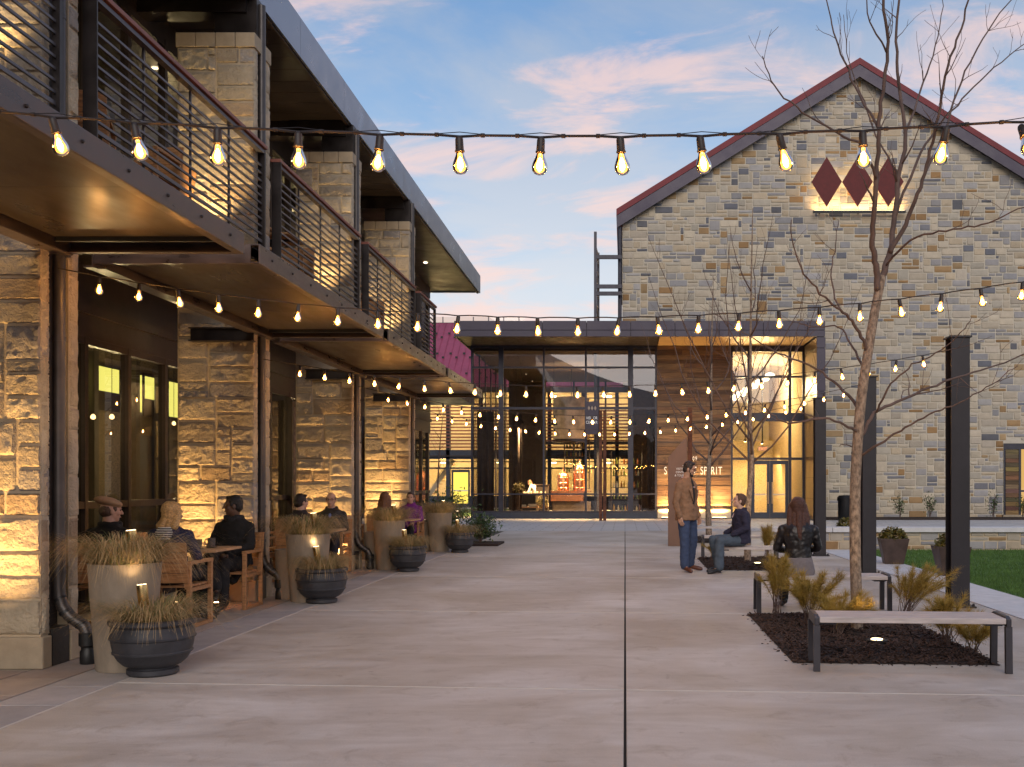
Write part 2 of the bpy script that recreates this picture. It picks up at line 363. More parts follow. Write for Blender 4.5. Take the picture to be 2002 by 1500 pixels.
# blades thicker towards the camera so that the visible corner reads as turf
by = 9.5 + 12.9 * r.random(n); bx = 5.07 + (by * .62 - 4.8).clip(.8, 8) * r.random(n)
h = .028 + .03 * r.random(n); ang = r.random(n) * 6.283; ln = (r.random(n) - .5) * .05; wd = .0045
V = np.zeros((n, 3, 3)); dx, dy = np.cos(ang) * wd, np.sin(ang) * wd
V[:, 0] = np.stack([bx - dx, by - dy, np.full(n, -.004)], 1); V[:, 1] = np.stack([bx + dx, by + dy, np.full(n, -.004)], 1)
V[:, 2] = np.stack([bx + ln, by + (r.random(n) - .5) * .05, h], 1)
def tri_mesh(name, V, m, parent=None, per=3, col=None):
    me = bpy.data.meshes.new(name); k = len(V); me.vertices.add(k * per); me.vertices.foreach_set('co', np.asarray(V, dtype=np.float32).ravel())
    me.loops.add(k * per); me.loops.foreach_set('vertex_index', np.arange(k * per, dtype=np.int32)); me.polygons.add(k)
    me.polygons.foreach_set('loop_start', np.arange(0, k * per, per, dtype=np.int32)); me.polygons.foreach_set('loop_total', np.full(k, per, dtype=np.int32))
    me.materials.append(m); me.update(); me.validate()
    return link(name, me, parent)
gb = tri_mesh('lawn_grass', V, M['lawn']); tag(gb, 'short green lawn grass beside the pale path', 'grass', kind='stuff')

# ================================================================== STONEWORK
def ashlar(W, H, cu, cv, sizes, rg):
    nu, nv = max(1, round(W / cu)), max(1, round(H / cv)); occ = [[False] * nu for _ in range(nv)]; out = []
    wts = [s[2] for s in sizes]
    for j in range(nv):
        for i in range(nu):
            if occ[j][i]: continue
            a, b, _ = rg.choices(sizes, wts)[0]
            a = min(a, nu - i); b = min(b, nv - j)
            k = 0
            while k < a and not occ[j][i + k]: k += 1
            a = k
            if nu - i - a == 1 and not occ[j][nu - 1]: a += 1
            for jj in range(j, j + b):
                for ii in range(i, i + a): occ[jj][ii] = True
            out.append((i * W / nu, (i + a) * W / nu, j * H / nv, (j + b) * H / nv))
    return out
def stone_piece(mb, rect, O, U, Vv, Nn, rg, nx=5, ny=4, joint=.012, proud=.03, rough=.02, col=(.5, .45, .4), back=-.006, top=None, rside=None, lside=None, freq=9.0):
    u0, u1, v0, v1 = rect
    j = joint / 2
    a0, a1, b0, b1 = u0 + j, u1 - j, v0 + j, v1 - j
    if rside is not None: a1 = u1
    e = min(.016, (a1 - a0) * .2, (b1 - b0) * .2)
    ts = [0, e / (a1 - a0)] + [k / (nx - 2) for k in range(1, nx - 2)] + [1 - e / (a1 - a0), 1] if nx > 3 else [0, .1, .9, 1]
    ss = [0, e / (b1 - b0)] + [k / (ny - 2) for k in range(1, ny - 2)] + [1 - e / (b1 - b0), 1] if ny > 3 else [0, .12, .88, 1]
    seed = Vector((rg.uniform(-90, 90), rg.uniform(-90, 90), rg.uniform(-90, 90)))
    tilt = rg.uniform(-.35, .35); bulge = rg.uniform(.5, 1.1); amp = rg.uniform(.5, 1.3)
    vs = []; W_, H_ = len(ts), len(ss)
    for jj, sv in enumerate(ss):
        for ii, tu in enumerate(ts):
            uq = a0 + (a1 - a0) * tu; vq = b0 + (b1 - b0) * sv
            edge = ii in (0, W_ - 1) or jj in (0, H_ - 1)
            if edge:
                nq = back
                if rside is not None and ii == W_ - 1: nq = -rside
                uq += rg.uniform(-.003, .003); vq += rg.uniform(-.003, .003)
            else:
                f = mnoise.fractal(Vector((uq, vq, 0)) * freq + seed, .9, 2.1, 5); f = .55 * f + .9 * (.35 - abs(mnoise.noise(Vector((uq * 1.3, vq * 2.2, 5)) * freq * .8 + seed)))
                rim = .5 if (ii in (1, W_ - 2) or jj in (1, H_ - 2)) else 1
                nq = proud * (bulge * (.55 + .45 * rim) + tilt * (sv - .5)) + rough * amp * f * rim
                nq = max(nq, .006)
                uq += rg.uniform(-.004, .004); vq += rg.uniform(-.004, .004)
            if top is not None: vq = min(vq, top(uq) - .005)
            vs.append(O + U * uq + Vv * vq + Nn * nq)
    fs = [(jj*W_+ii, jj*W_+ii+1, (jj+1)*W_+ii+1, (jj+1)*W_+ii) for jj in range(H_ - 1) for ii in range(W_ - 1)]
    mb.add(vs, fs, col)
# ================================================================== CAFE BUILDING (left)
FY = [3.45, 8.0, 12.6, 17.12, 21.66]; FXR, FXL = -4.56, -5.51; FTH = .54
cafe = empty('cafe_building', (-5, 8, 0)); tag(cafe, 'two-storey stone and glass cafe building with metal canopies and railed upper terrace', 'building')
UX, UY, UZ = Vector((1, 0, 0)), Vector((0, 1, 0)), Vector((0, 0, 1))
BUFF = [(.60, .50, .36), (.58, .49, .37), (.54, .46, .35), (.64, .55, .41), (.50, .42, .32), (.56, .48, .38), (.47, .36, .25), (.42, .38, .35)]
srg = random.Random(11)
def fin(Y, dense):
    top1 = 7.0
    core = MB()
    core.box(FXL, FXR - .01, Y, Y + .105, 0, 6.82); core.box(FXL, FXR - .13, Y + .105, Y + .40, 0, 6.82); core.box(FXL, FXR - .01, Y + .40, Y + FTH, 0, 6.82)
    pier = core.build('stone_pier', M['mortar'], cafe)
    O = Vector((FXL, Y, 0))
    sizes = [(3, 2, 3), (4, 2, 5), (5, 2, 4), (4, 3, 2), (5, 3, 3), (6, 3, 2), (4, 1, 1), (3, 1, 1), (6, 2, 3)]
    W = FXR - FXL
    nx, ny = (18, 13) if dense else (12, 9)
    for rect in ashlar(W, 6.55, .095, .0936, sizes, srg):
        u0, u1, v0, v1 = rect
        if u1 - u0 < .12: pass
        base = srg.choice(BUFF); v = srg.uniform(.85, 1.12); c = tuple(x * v for x in base)
        m = MB(); smooth_st = srg.random() < .35
        stone_piece(m, (u0, u1, v0 + .26, v1 + .26), O, UX, UZ, -UY, srg, nx, ny, .011, .030 if not smooth_st else .022, .024 if not smooth_st else .008, c, rside=.10 if u1 > W - .01 else None, freq=11)
        if v0 + .26 > 3.3 and v1 + .26 < 4.3: continue
        m.build('stone', M['stone'], pier, smooth=True, sharp=50)
    # rough end stones of the rear wythe (facing the plaza)
    v = .26
    while v < 6.8:
        hgt = srg.uniform(.18, .42); v1 = min(v + hgt, 6.82); b = srg.choice(BUFF); s = srg.uniform(.9, 1.15)
        if not (v > 3.4 and v1 < 4.2):
            m = MB(); stone_piece(m, (0, .14, v, v1), Vector((FXR - .01, Y + .40, 0)), UY, UZ, UX, srg, 5, 7, .006, .018, .022, tuple(x * s for x in b), freq=14, rside=.02, lside=.02)
            m.build('stone', M['stone'], pier, smooth=True, sharp=50)
            m = MB(); stone_piece(m, (0, .10, v, v1), Vector((FXR - .01, Y + .003, 0)), UY, UZ, UX, srg, 5, 7, .004, .012, .016, tuple(x * s for x in b), freq=14)
            m.build('stone', M['stone'], pier, smooth=True, sharp=50)
        v = v1
    # plinth and cap
    for a, b in ((FXL - .02, -5.06), (-5.055, FXR + .02)):
        MB().box(a, b, Y - .025, Y + .11, 0, .252).build('plinth_stone', M['cut_stone'], pier, bevel=.012)
    MB().box(FXR - .12, FXR + .02, Y + .39, Y + FTH + .02, 0, .252).build('plinth_stone', M['cut_stone'], pier, bevel=.012)
    n = 4
    for k in range(n):
        a = FXL - .015 + k * (W + .03) / n
        MB().box(a, a + (W + .03) / n - .006, Y - .03, Y + FTH + .02, 6.822, 7.0).build('cap_stone', M['cut_stone'], pier, bevel=.008)
    box('steel_post', M['steel'], pier, FXR - .55, FXR - .02, Y + .12, Y + .34, 7.0, 7.5)
    box('recess_plate', M['steel'], pier, FXR - .125, FXR - .10, Y + .107, Y + .398, .0, 6.82)
    box('base_plate', M['iron'], pier, FXR - .10, FXR + .012, Y + .125, Y + .375, 0.0, .30, bevel=.006)
    # rain pipe with curved foot into a drain boot
    cx, cyy = FXR - .005, Y + .25
    dp = MB().tube([(cx, cyy, 7.45), (cx, cyy, .62), (cx + .005, cyy, .55), (cx + .03, cyy, .46), (cx + .085, cyy, .385), (cx + .155, cyy, .335), (cx + .205, cyy, .30), (cx + .23, cyy, .24), (cx + .235, cyy, .18)], .049, 14).build('downspout', M['pipe'], cafe, smooth=True)
    for k, (px, pz) in enumerate(((.012, .52), (.055, .415), (.12, .355), (.18, .318))):
        MB().tube([(cx + px - .006, cyy, pz + .012), (cx + px + .006, cyy, pz - .008)], .053, 14).build('elbow_ring', M['iron'], dp, smooth=True)
    for z in (.72, 1.15, 2.6, 5.2): MB().tube([(cx, cyy, z), (cx, cyy, z + .035)], .054, 14).build('pipe_band', M['pipe'], dp, smooth=True)
    MB().lathe([(.058, 0), (.062, .01), (.062, .10), (.052, .115), (.052, .135), (.070, .15), (.070, .25), (.06, .252), (.05, .2)], (cx + .235, cyy, 0), 20).build('drain_boot', M['iron'], dp, smooth=True)
for i, Y in enumerate(FY): fin(Y, i in (1, 2)) if i else None
# canopies: channel-steel frames with metal soffit panels
CANX = -3.10; CZ0, CZ1 = 3.32, 3.485
for a, b in ((3.9, 8.33), (8.68, 13.13), (13.40, 17.68), (17.92, 22.2)):
    can = MB()
    can.box(CANX - .012, CANX, a, b, CZ0, CZ1)                         # outer web
    can.box(CANX - .075, CANX - .012, a, b, CZ0, CZ0 + .012)           # flanges
    can.box(CANX - .075, CANX - .012, a, b, CZ1 - .012, CZ1)
    o = can.build('canopy', M['steel_paint'], cafe, bevel=.003)
    MB().box(-4.51, CANX - .077, a, a + .012, CZ0, CZ1).box(-4.51, CANX - .077, a + .012, a + .07, CZ0, CZ0 + .012).build('end_beam', M['steel_paint'], o)
    MB().box(-4.51, CANX - .077, b - .012, b, CZ0, CZ1).box(-4.51, CANX - .077, b - .07, b - .012, CZ0, CZ0 + .012).build('end_beam', M['steel_paint'], o)
    MB().box(-4.525, -4.513, a, b, CZ0 - .03, CZ1).box(-4.513, -4.45, a + .08, b - .08, CZ0 - .03, CZ0 - .018).box(-4.60, -4.525, a, b, CZ0 - .03, CZ0 - .018).build('inner_beam', M['steel_paint'], o)
    yy = [a + .08 + (b - a - .45) * k / 3 for k in range(4)]
    for k in range(3):
        MB().box(-4.44, CANX - .08, yy[k] + .002, yy[k + 1] - .002, CZ0 + .055, CZ0 + .075).build('soffit_panel', M['soffit_metal'], o)
    box('panel_rail', M['iron'], o, -4.44, CANX - .08, b - .365, b - .33, CZ0 + .02, CZ0 + .09)
    for k in range(8):
        bx_ = a + .3 + k * (b - a - .6) / 7
        bo = MB().lathe([(.012, 0), (.012, .008), (.006, .014)], (0, 0, 0), 6).build('bolt', M['steel'], o, local=True); bo.location = Vector((CANX, bx_, CZ0 + .085)) - wloc(o); bo.rotation_euler = (0, R(90), 0)
    box('canopy_top', M['steel'], o, -4.51, CANX - .08, a + .02, b - .02, CZ1 - .02, CZ1 - .005)
for Y in FY[2:]:
    m = MB(); m.box(-5.30, -4.53, Y - .19, Y - .05, 3.335, 3.35).box(-5.30, -4.53, Y - .19, Y - .05, 3.185, 3.2).box(-5.30, -4.53, Y - .125, Y - .115, 3.2, 3.335)
    m.build('bracket_beam', M['steel'], cafe)
# upper deck, soffit, roof
box('deck_slab', M['steel'], cafe, -9.5, -4.70, 3.0, 31.9, 3.90, 4.28)
MB().box(-4.69, -4.62, 3.0, 24.2, 3.86, 4.36).build('deck_edge', M['steel'], cafe)
box('deck_boards', M['rail_wood'], cafe, -6.05, -4.70, 3.0, 31.8, 4.29, 4.33)
roof = box('roof', M['steel'], cafe, -9.6, -4.66, 1.0, 32.5, 7.60, 7.98)
y = 1.0; 
while y < 32.45:
    MB().box(-7.4, -4.70, y + .004, min(y + .44, 32.5) - .004, 7.555, 7.59).build('soffit_panel', M['eave_panel'], roof); y += .44
y = 1.0
while y < 32.5:
    e = min(y + 2.25, 32.6)
    MB().prism([(-4.63, y + .004, 7.50), (-4.60, y + .004, 7.50), (-4.60, y + .004, 8.06), (-4.75, y + .004, 8.07), (-4.75, y + .004, 8.03), (-4.63, y + .004, 8.02)], (0, e - y - .008, 0)).build('fascia_panel', M['zinc'], roof); y += 2.25
MB().box(-9.6, -4.60, 32.505, 32.53, 7.52, 8.05).build('fascia_panel', M['zinc'], roof)
MB().box(-4.695, -4.64, 1, 32.4, 7.47, 7.55).build('gutter_lip', M['frame'], roof)
for Y in FY[1:]:
    box('cross_beam', M['steel'], roof, -7.3, -4.70, Y + .08, Y + .36, 7.30, 7.553)
for (lx, ly) in ((-5.3, 15.0), (-5.5, 24.5), (-5.5, 28.2), (-5.4, 10.6)):
    d = MB().lathe([(.05, 0), (.05, -.012), (.038, -.012), (.03, -.004)], (lx, ly, 7.553), 14).build('downlight', emis('downlight_lens', WARM2, 6), roof)
# railings between the fins
def railing(y0, y1):
    r_ = MB().box(-4.56, -4.44, y0, y0 + .018, 4.34, 5.60).build('railing', M['steel'], cafe)
    box('end_post', M['steel'], r_, -4.53, -4.47, y1 - .05, y1 - .01, 4.30, 5.58)
    MB().box(-4.585, -4.445, y0, y1 - .01, 5.60, 5.645).build('cap_rail', M['rail_wood'], r_, bevel=.006)
    MB().box(-4.54, -4.47, y0 + .02, y1 - .06, 5.545, 5.585).build('top_rail', M['grey_metal'], r_)
    nb = 11
    for k in range(nb):
        z = 4.44 + k * .094
        MB().box(-4.52, -4.50, y0 + .02, y1 - .02, z, z + (.022 if k else .035)).build('rail_bar', M['grey_metal'], r_)
    k = 1; nb = 4
    for k in range(1, nb):
        yp = y0 + (y1 - y0) * k / nb
        box('rail_picket', M['grey_metal'], r_, -4.545, -4.525, yp - .012, yp + .012, 4.32, 5.545)
for i in range(len(FY) - 1): railing((FY[i] + FTH + .06) if i else 3.0, FY[i + 1] + .14)
railing(FY[4] + FTH + .06, 24.2)
# glazing, both floors, at x = -6.1
GX = -6.10
glz = MB().box(GX - .06, GX + .05, 3.0, 31.8, 3.10, 3.90).build('window_header', M['frame'], cafe)
MB().box(GX + .05, GX + .09, 3.0, 31.8, 3.36, 3.46).build('header_trim', M['frame'], glz)
lowf = empty('window_wall', (GX, 12, 0), parent=cafe); lowf.location = Vector((GX, 12, 0)) - cafe.location
y = 3.5
ys = []
while y < 31.9: ys.append(y); y += 1.0
for q in ys:
    box('mullion', M['frame'], lowf, GX - .05, GX + .05, q - .035, q + .035, 0, 3.10)
for z0, z1 in ((0, .12), (1.17, 1.25), (3.02, 3.10)):
    box('transom', M['frame'], lowf, GX - .045, GX + .045, 3.0, 31.8, z0, z1)
for q in ys:
    if q + 1 > 31.8: continue
    for z0, z1 in ((.12, 1.17), (1.25, 3.02)):
        box('pane', M['glass'], lowf, GX - .004, GX + .004, q + .035, q + .965, z0, z1)
upf = empty('upper_window_wall', (0, 0, 0), parent=cafe); upf.location = Vector((GX, 12, 4.3)) - cafe.location
for q in ys: box('mullion', M['frame'], upf, GX - .05, GX + .05, q - .04, q + .04, 4.33, 7.3)
for z0, z1 in ((4.33, 4.45), (5.25, 5.32), (7.2, 7.56)):
    box('transom', M['frame'], upf, GX - .045, GX + .045, 3.0, 31.8, z0, z1)
for q in ys:
    if q + 1 > 31.8: continue
    for z0, z1 in ((4.45, 5.25), (5.32, 7.2)): box('pane', M['glass'], upf, GX - .004, GX + .004, q + .04, q + .96, z0, z1)
# diagonal barn-board doors standing open in bays two and three
for yd in (18.35,):
    d = MB().box(-6.02, -5.97, yd, yd + .10, .05, 2.95).box(-6.02, -5.97, yd + 1.0, yd + 1.1, .05, 2.95).box(-6.02, -5.97, yd + .1, yd + 1.0, 2.83, 2.95).box(-6.02, -5.97, yd + .1, yd + 1.0, .05, .2).build('board_door', M['frame'], cafe)
    k = 0; z = -.9
    while z < 2.85:
        lo0, lo1 = z, z + .19; q = []
        pts = [(yd + .1, lo0), (yd + 1.0, lo0 + 1.45), (yd + 1.0, lo1 + 1.45 - .008), (yd + .1, lo1 - .008)]
        pts = [(a, min(max(b, .2), 2.83)) for a, b in pts]
        if max(p[1] for p in pts) - min(p[1] for p in pts) > .03:
            MB().prism([(-5.985 + srg.uniform(0, .008), a, b) for a, b in pts], (-.02, 0, 0)).build('plank', M['diag'], d)
        z += .19
# rooms behind the glass
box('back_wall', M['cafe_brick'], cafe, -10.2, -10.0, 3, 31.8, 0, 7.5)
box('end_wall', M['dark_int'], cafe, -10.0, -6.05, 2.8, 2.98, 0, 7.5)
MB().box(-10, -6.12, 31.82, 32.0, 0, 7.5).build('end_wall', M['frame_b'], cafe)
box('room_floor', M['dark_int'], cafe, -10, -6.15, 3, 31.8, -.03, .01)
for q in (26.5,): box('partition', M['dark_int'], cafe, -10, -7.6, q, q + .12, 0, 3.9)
for (px, py, pz) in ((-7.8, 15.0, 2.43), (-7.75, 15.45, 2.46), (-8.6, 19.5, 2.6), (-7.8, 19.0, 2.4), (-7.8, 24.5, 2.4), (-7.8, 10.0, 2.5), (-7.8, 10.6, 6.4), (-7.8, 17.5, 6.4), (-7.8, 24.5, 6.4)):
    pd = MB().lathe([(.005, 0), (.005, pz > 4 and .9 or 1.3)], (px, py, pz), 6).build('pendant', M['black'], cafe)
    MB().lathe([(.012, .04), (.03, .02), (.036, 0), (.03, -.025), (.01, -.036)], (px, py, pz), 12).build('globe', emis('pendant_globe', WARM, 3), pd)
    lamp('POINT', 'pendant_light', pd, (px, py, pz - .15), 26 if pz < 4 else 30, WARM2, shadow_soft_size=.08)
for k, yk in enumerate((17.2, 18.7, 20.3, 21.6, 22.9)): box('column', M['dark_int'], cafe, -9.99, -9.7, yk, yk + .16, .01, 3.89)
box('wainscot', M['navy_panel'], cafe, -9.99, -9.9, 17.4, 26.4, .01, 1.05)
MB().box(-9.98, -9.93, 20.5, 21.55, .02, 2.45).build('service_door', M['navy_panel'], cafe)
for k in range(5):
    yk = 18.3 + k * .95
    wpn = box('lit_transom', M['frame'], cafe, -9.99, -9.95, yk, yk + .9, 2.85, 3.75)
    box('pane', emis('lit_yellow_pane', (.75, .66, .16), 1.1), wpn, -9.95, -9.94, yk + .05, yk + .85, 2.92 + .3 * (k % 2), 3.68)
# ================================================================== GLAZED PAVILION (end of the plaza)
PY = 42.6; FYp = 39.8
pav = empty('glass_pavilion', (0, PY, 0)); tag(pav, 'dark-framed glass entrance pavilion with flat overhanging roof and timber-clad bay', 'building')
roofp = box('roof', M['steel'], pav, -6.62, 7.77, FYp + .06, 56, 7.30, 7.74)
x = -6.65; k = 0
while x < 7.75:
    e = min(x + 1.72, 7.80)
    MB().box(x, e - .015, FYp, FYp + .05, 7.18, 7.42).build('fascia_panel', M['panel'], roofp, bevel=.004)
    MB().box(x, e - .015, FYp - .004, FYp + .05, 7.435, 7.79).build('fascia_panel', M['panel'], roofp, bevel=.004); x += 1.72
for k in range(8):
    y0 = FYp + .06 + k * 1.9
    MB().box(-6.65, -6.60, y0, y0 + 1.88, 7.18, 7.79).build('fascia_panel', M['panel'], roofp)
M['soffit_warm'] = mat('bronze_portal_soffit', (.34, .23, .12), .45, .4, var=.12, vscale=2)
for k in range(7):
    xa = -6.55 + k * 1.125
    box('soffit_panel', M['steel'], roofp, xa, xa + 1.115, FYp + .06, PY - .02, 7.20, 7.23)
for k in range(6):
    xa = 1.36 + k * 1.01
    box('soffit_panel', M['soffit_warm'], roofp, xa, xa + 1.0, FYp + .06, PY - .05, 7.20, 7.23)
# right-hand leg of the portal, faced with metal panels
leg = box('portal_leg', M['steel'], pav, 7.50, 7.76, FYp + .06, 43.8, 0, 7.18)
z = .02
while z < 7.15:
    e = min(z + .84, 7.17)
    MB().box(7.46, 7.80, FYp, FYp + .05, z, e - .015).build('portal_panel', M['panel'], leg, bevel=.004)
    for ky in range(2):
        ya = FYp + .06 + ky * 1.4
        MB().box(7.46, 7.495, ya, ya + 1.385, z, e - .015).build('portal_panel', mat('portal_return', (.16, .12, .09), .32, .7, var=.15) if 'pr' not in M else M['pr'], leg, bevel=.004)
    if 'pr' not in M: M['pr'] = bpy.data.materials['portal_return']
    z += .84
# curtain wall
cw = MB().box(-6.41, 1.32, PY - .10, PY + .08, 0, .24).build('curtain_wall', M['navy_panel'], pav, bevel=.01)
def frame(x0, x1, z0, z1, n='mullion'): return box(n, M['frame_b'], cw, x0, x1, PY - .07, PY + .07, z0, z1)
MX = [(-6.41, -6.34), (-5.26, -5.06), (-3.42, -3.34), (-1.67, -1.59), (.12, .34), (1.25, 1.32)]
for a, b in MX: frame(a, b, .24, 7.20)
TZ = [(.24, .32), (.99, 1.05), (4.54, 4.64), (6.25, 6.33), (7.10, 7.20)]
for i in range(len(MX) - 1):
    xa, xb = MX[i][1], MX[i + 1][0]
    for za, zb in TZ: box('transom', M['frame_b'], cw, xa, xb, PY - .06, PY + .06, za, zb)
    for j in range(len(TZ) - 1):
        box('pane', M['glass_p'], cw, xa, xb, PY - .008, PY + .008, TZ[j][1], TZ[j + 1][0])
for side in range(1):   # left flank
    for q in range(7):
        box('mullion', M['frame_b'], cw, -6.41, -6.35, PY + .3 + q * 1.9, PY + .38 + q * 1.9, 0, 7.2)
        box('pane', M['glass_p'], cw, -6.385, -6.375, PY + .38 + q * 1.9, PY + .3 + (q + 1) * 1.9, .1, 7.2)
# timber wall of reclaimed boards
wwall = box('timber_wall', M['dark_int'], pav, 1.33, 4.40, PY - .02, PY + .25, 0.0, 7.20)
z = .46; prg = random.Random(21)
WOODC = [(.17, .085, .042), (.22, .12, .058), (.12, .062, .036), (.27, .16, .08), (.145, .075, .042), (.19, .11, .065)]
while z < 7.15:
    h = prg.choice((.14, .17, .19, .22)); e = min(z + h, 7.18); x = 1.33; cut = prg.uniform(2.0, 3.8)
    for xa, xb in ((1.33, cut), (cut, 4.40)):
        c = prg.choice(WOODC); v = prg.uniform(.8, 1.25)
        MB().box(xa + .004, xb - .004, PY - .05 - prg.uniform(0, .016), PY - .02, z + .004, e - .004, tuple(q * v for q in c)).build('plank', M['plank'], wwall)
    z += h
box('base_ledge', M['steel'], wwall, 1.33, 4.40, PY - .10, PY - .022, .38, .45)
box('lit_base', M['plaster'], wwall, 1.36, 4.40, PY - .04, PY - .021, .02, .375)
sg = empty('wall_lettering', (2.8, PY - .08, 2), 'white raised letters reading 09 and SPIRIT on the timber wall', 'sign')
def letters(s, x, z, h, adv, parent):
    for k, ch in enumerate(s):
        if ch != ' ': text('letter', ch, M['white'], parent, (x + (k + .5) * adv, PY - .085, z), h, (R(90), 0, 0), 'CENTER', ext=.012, sx=.62)
letters('S', at(1297, 0, PY).x, 1.84, .46, .17, sg)
letters('T SPIRIT', at(1354, 0, PY).x, 1.84, .46, .152, sg)
letters('09', at(1353, 0, PY).x, 2.42, .24, .11, sg)
# entrance: doors and glazing right of the timber
ent = MB().box(4.41, 7.46, PY - .06, PY + .06, 6.95, 7.20).build('entrance_glazing', M['frame_b'], pav)
EX = [(4.41, 4.48), (5.10, 5.26), (6.80, 6.92), (7.38, 7.46)]
for a, b in EX: box('mullion', M['frame_b'], ent, a, b, PY - .055, PY + .055, 0, 6.95)
EZ = [(2.44, 2.54), (4.05, 4.40), (5.86, 5.94)]
for i in range(3):
    xa, xb = EX[i][1], EX[i + 1][0]
    for za, zb in EZ: box('transom', M['frame_b'], ent, xa, xb, PY - .05, PY + .05, za, zb)
    for za, zb in ((2.54, 4.05), (4.40, 5.86), (5.94, 6.95)): box('pane', M['glass_p'], ent, xa, xb, PY - .007, PY + .007, za, zb)
    if i != 1: box('pane', M['glass_p'], ent, xa, xb, PY - .007, PY + .007, .1, 2.44)
    box('sill', M['frame_b'], ent, xa, xb, PY - .05, PY + .05, 0, .1) if i != 1 else None
for k, (xa, xb) in enumerate(((5.27, 6.025), (6.035, 6.79))):
    d = MB().box(xa, xa + .12, PY - .03, PY + .03, .02, 2.42).box(xb - .12, xb, PY - .03, PY + .03, .02, 2.42).box(xa + .12, xb - .12, PY - .03, PY + .03, .02, .26).box(xa + .12, xb - .12, PY - .03, PY + .03, 2.26, 2.42).build('door', M['navy_panel'], pav)
    box('pane', M['glass_p'], d, xa + .12, xb - .12, PY - .006, PY + .006, .26, 2.26)
    hx = xb - .08 if k == 0 else xa + .08
    MB().tube([(hx, PY - .09, .62), (hx, PY - .09, 1.52)], .022, 8).build('handle', mat('door_pull_wood', (.55, .36, .2), .4), d, smooth=True)
    MB().box(xa + .12, xb - .12, PY + .04, PY + .07, .98, 1.03).build('push_bar', mat('satin_steel', (.6, .58, .55), .3, .9), d)
# ------------------------------------------------------------------ pavilion interior
box('floor', mat('polished_floor', (.12, .095, .075), .3, var=.2), pav, -6.3, 7.4, PY + .1, 55.8, -.03, .03)
box('ceiling', M['curtain'], pav, -6.3, 4.4, PY + .1, 55.8, 7.0, 7.15)
box('lobby_ceiling', M['plaster'], pav, 4.4, 7.45, PY + .12, 55.8, 6.96, 7.15)
box('partition', M['plaster'], pav, 4.25, 4.40, PY + .3, 55.8, 0, 7.0)
box('lobby_wall', M['brick_int'], pav, 7.38, 7.45, PY + .1, 55.8, 0, 7.0)
box('lobby_back_wall', M['brick_int'], pav, 4.42, 7.38, 51, 51.15, 0, 3.6)
box('lobby_back_wall', M['plaster'], pav, 4.42, 7.38, 52.5, 52.65, 3.6, 7.0)
bw = MB().box(-6.3, 4.25, 55.7, 55.8, 0, .2).build('rear_glazing', M['frame_b'], pav)
for k in range(7): box('mullion', M['frame_b'], bw, -6.3 + k * 1.73, -6.2 + k * 1.73, 55.68, 55.82, .2, 7.0)
for z in (3.6,): box('transom', M['frame_b'], bw, -6.3, 4.25, 55.69, 55.81, z, z + .15)
box('rear_panel', M['dark_int'], pav, -6.3, -4.3, 55.4, 55.6, 0.04, 7.0); box('rear_panel', M['dark_int'], pav, .25, 4.25, 55.4, 55.6, 0.04, 7.0)
ip = random.Random(5)
# drapes
cu = empty('curtain', (-5.2, PY + .9, 0), 'dark full-height curtain hanging inside the pavilion glass beside the cafe', 'curtain')
def drape(mbn, x0, x1, y, z0, z1):
    n = int((x1 - x0) / .05); vs = []
    for i in range(n + 1):
        x = x0 + (x1 - x0) * i / n; yy_ = y + .06 * math.sin(i * 1.15) + .02 * math.sin(i * .4)
        vs += [(x, yy_, z0), (x, yy_, z1)]
    m = MB(); m.add(vs, [(2*i, 2*i+2, 2*i+3, 2*i+1) for i in range(n)])
    o = m.build('drape', M['curtain'], cu, smooth=True); md = o.modifiers.new('solid', 'SOLIDIFY'); md.thickness = .01
drape('a', -6.25, -5.55, PY + .7, .2, 4.5); drape('b', -4.95, -4.55, PY + 2.4, .2, 4.5)
cu2 = empty('curtain', (.9, PY + .7, 0), 'dark narrow curtain inside the pavilion glass next to the timber wall', 'curtain'); cu_, cu = cu, cu2
drape('c', .95, 1.24, PY + .7, .2, 4.5)
# merchandise table, counter, stills, shelves
t = empty('display_table', (-4.0, 45.6, 0), 'dark display table with a lower shelf of goods inside the pavilion', 'table')
MB().box(-4.95, -3.45, 45.2, 46.0, .92, .98).build('tabletop', M['frame'], t)
box('shelf', M['teak'], t, -4.9, -3.5, 45.25, 45.95, .38, .42)
for xx in (-4.92, -3.52):
    for yy_ in (45.22, 45.93): box('leg', M['frame'], t, xx, xx + .05, yy_, yy_ + .05, .03, .92)
for k in range(9):
    xx = -4.8 + k * .15
    o = MB().lathe([(.04, 0), (.05, .02), (.05, .1), (.03, .13)], (0, 0, 0), 10).build('jar', mat('cream_jar', (.6, .5, .36), .4), None, smooth=True)
    o.location = (xx, 45.4 + .3 * ip.random(), .981); tag(o, 'small cream jar on the dark display table in the pavilion', 'jar', 'jars on the display table')
for k in range(3):
    o = MB().box(-.2, .2, -.12, .12, 0, .1 + .03 * k).build('folded_cloth', mat('linen', (.5, .42, .3), .9), None, bevel=.02); o.location = (-4.6 + k * .5, 45.5, .421)
    tag(o, 'folded cream linen stack on the display table shelf', 'linen', 'linen on the table shelf')
c = empty('bar_counter', (-2.6, 47.2, 0), 'dark bar counter with copper top inside the pavilion', 'counter')
MB().box(-3.35, -1.6, 46.8, 47.6, .03, .62).build('cabinet', M['dark_int'], c, bevel=.01); MB().box(-3.4, -1.9, 46.72, 47.6, .66, 1.08).build('counter_face', M['copper'], c, bevel=.01); box('counter_top', M['copper'], c, -3.4, -1.55, 46.70, 47.66, 1.09, 1.13)
c2 = MB().box(-4.05, -3.5, 46.5, 47.1, .03, 1.38).build('host_stand', M['dark_int'], None, bevel=.02); MB().box(-4.09, -3.46, 46.46, 47.14, 1.38, 1.42).build('stand_top', M['frame'], c2, bevel=.01)
tag(c2, 'black boxy host stand next to the copper bar counter', 'stand')
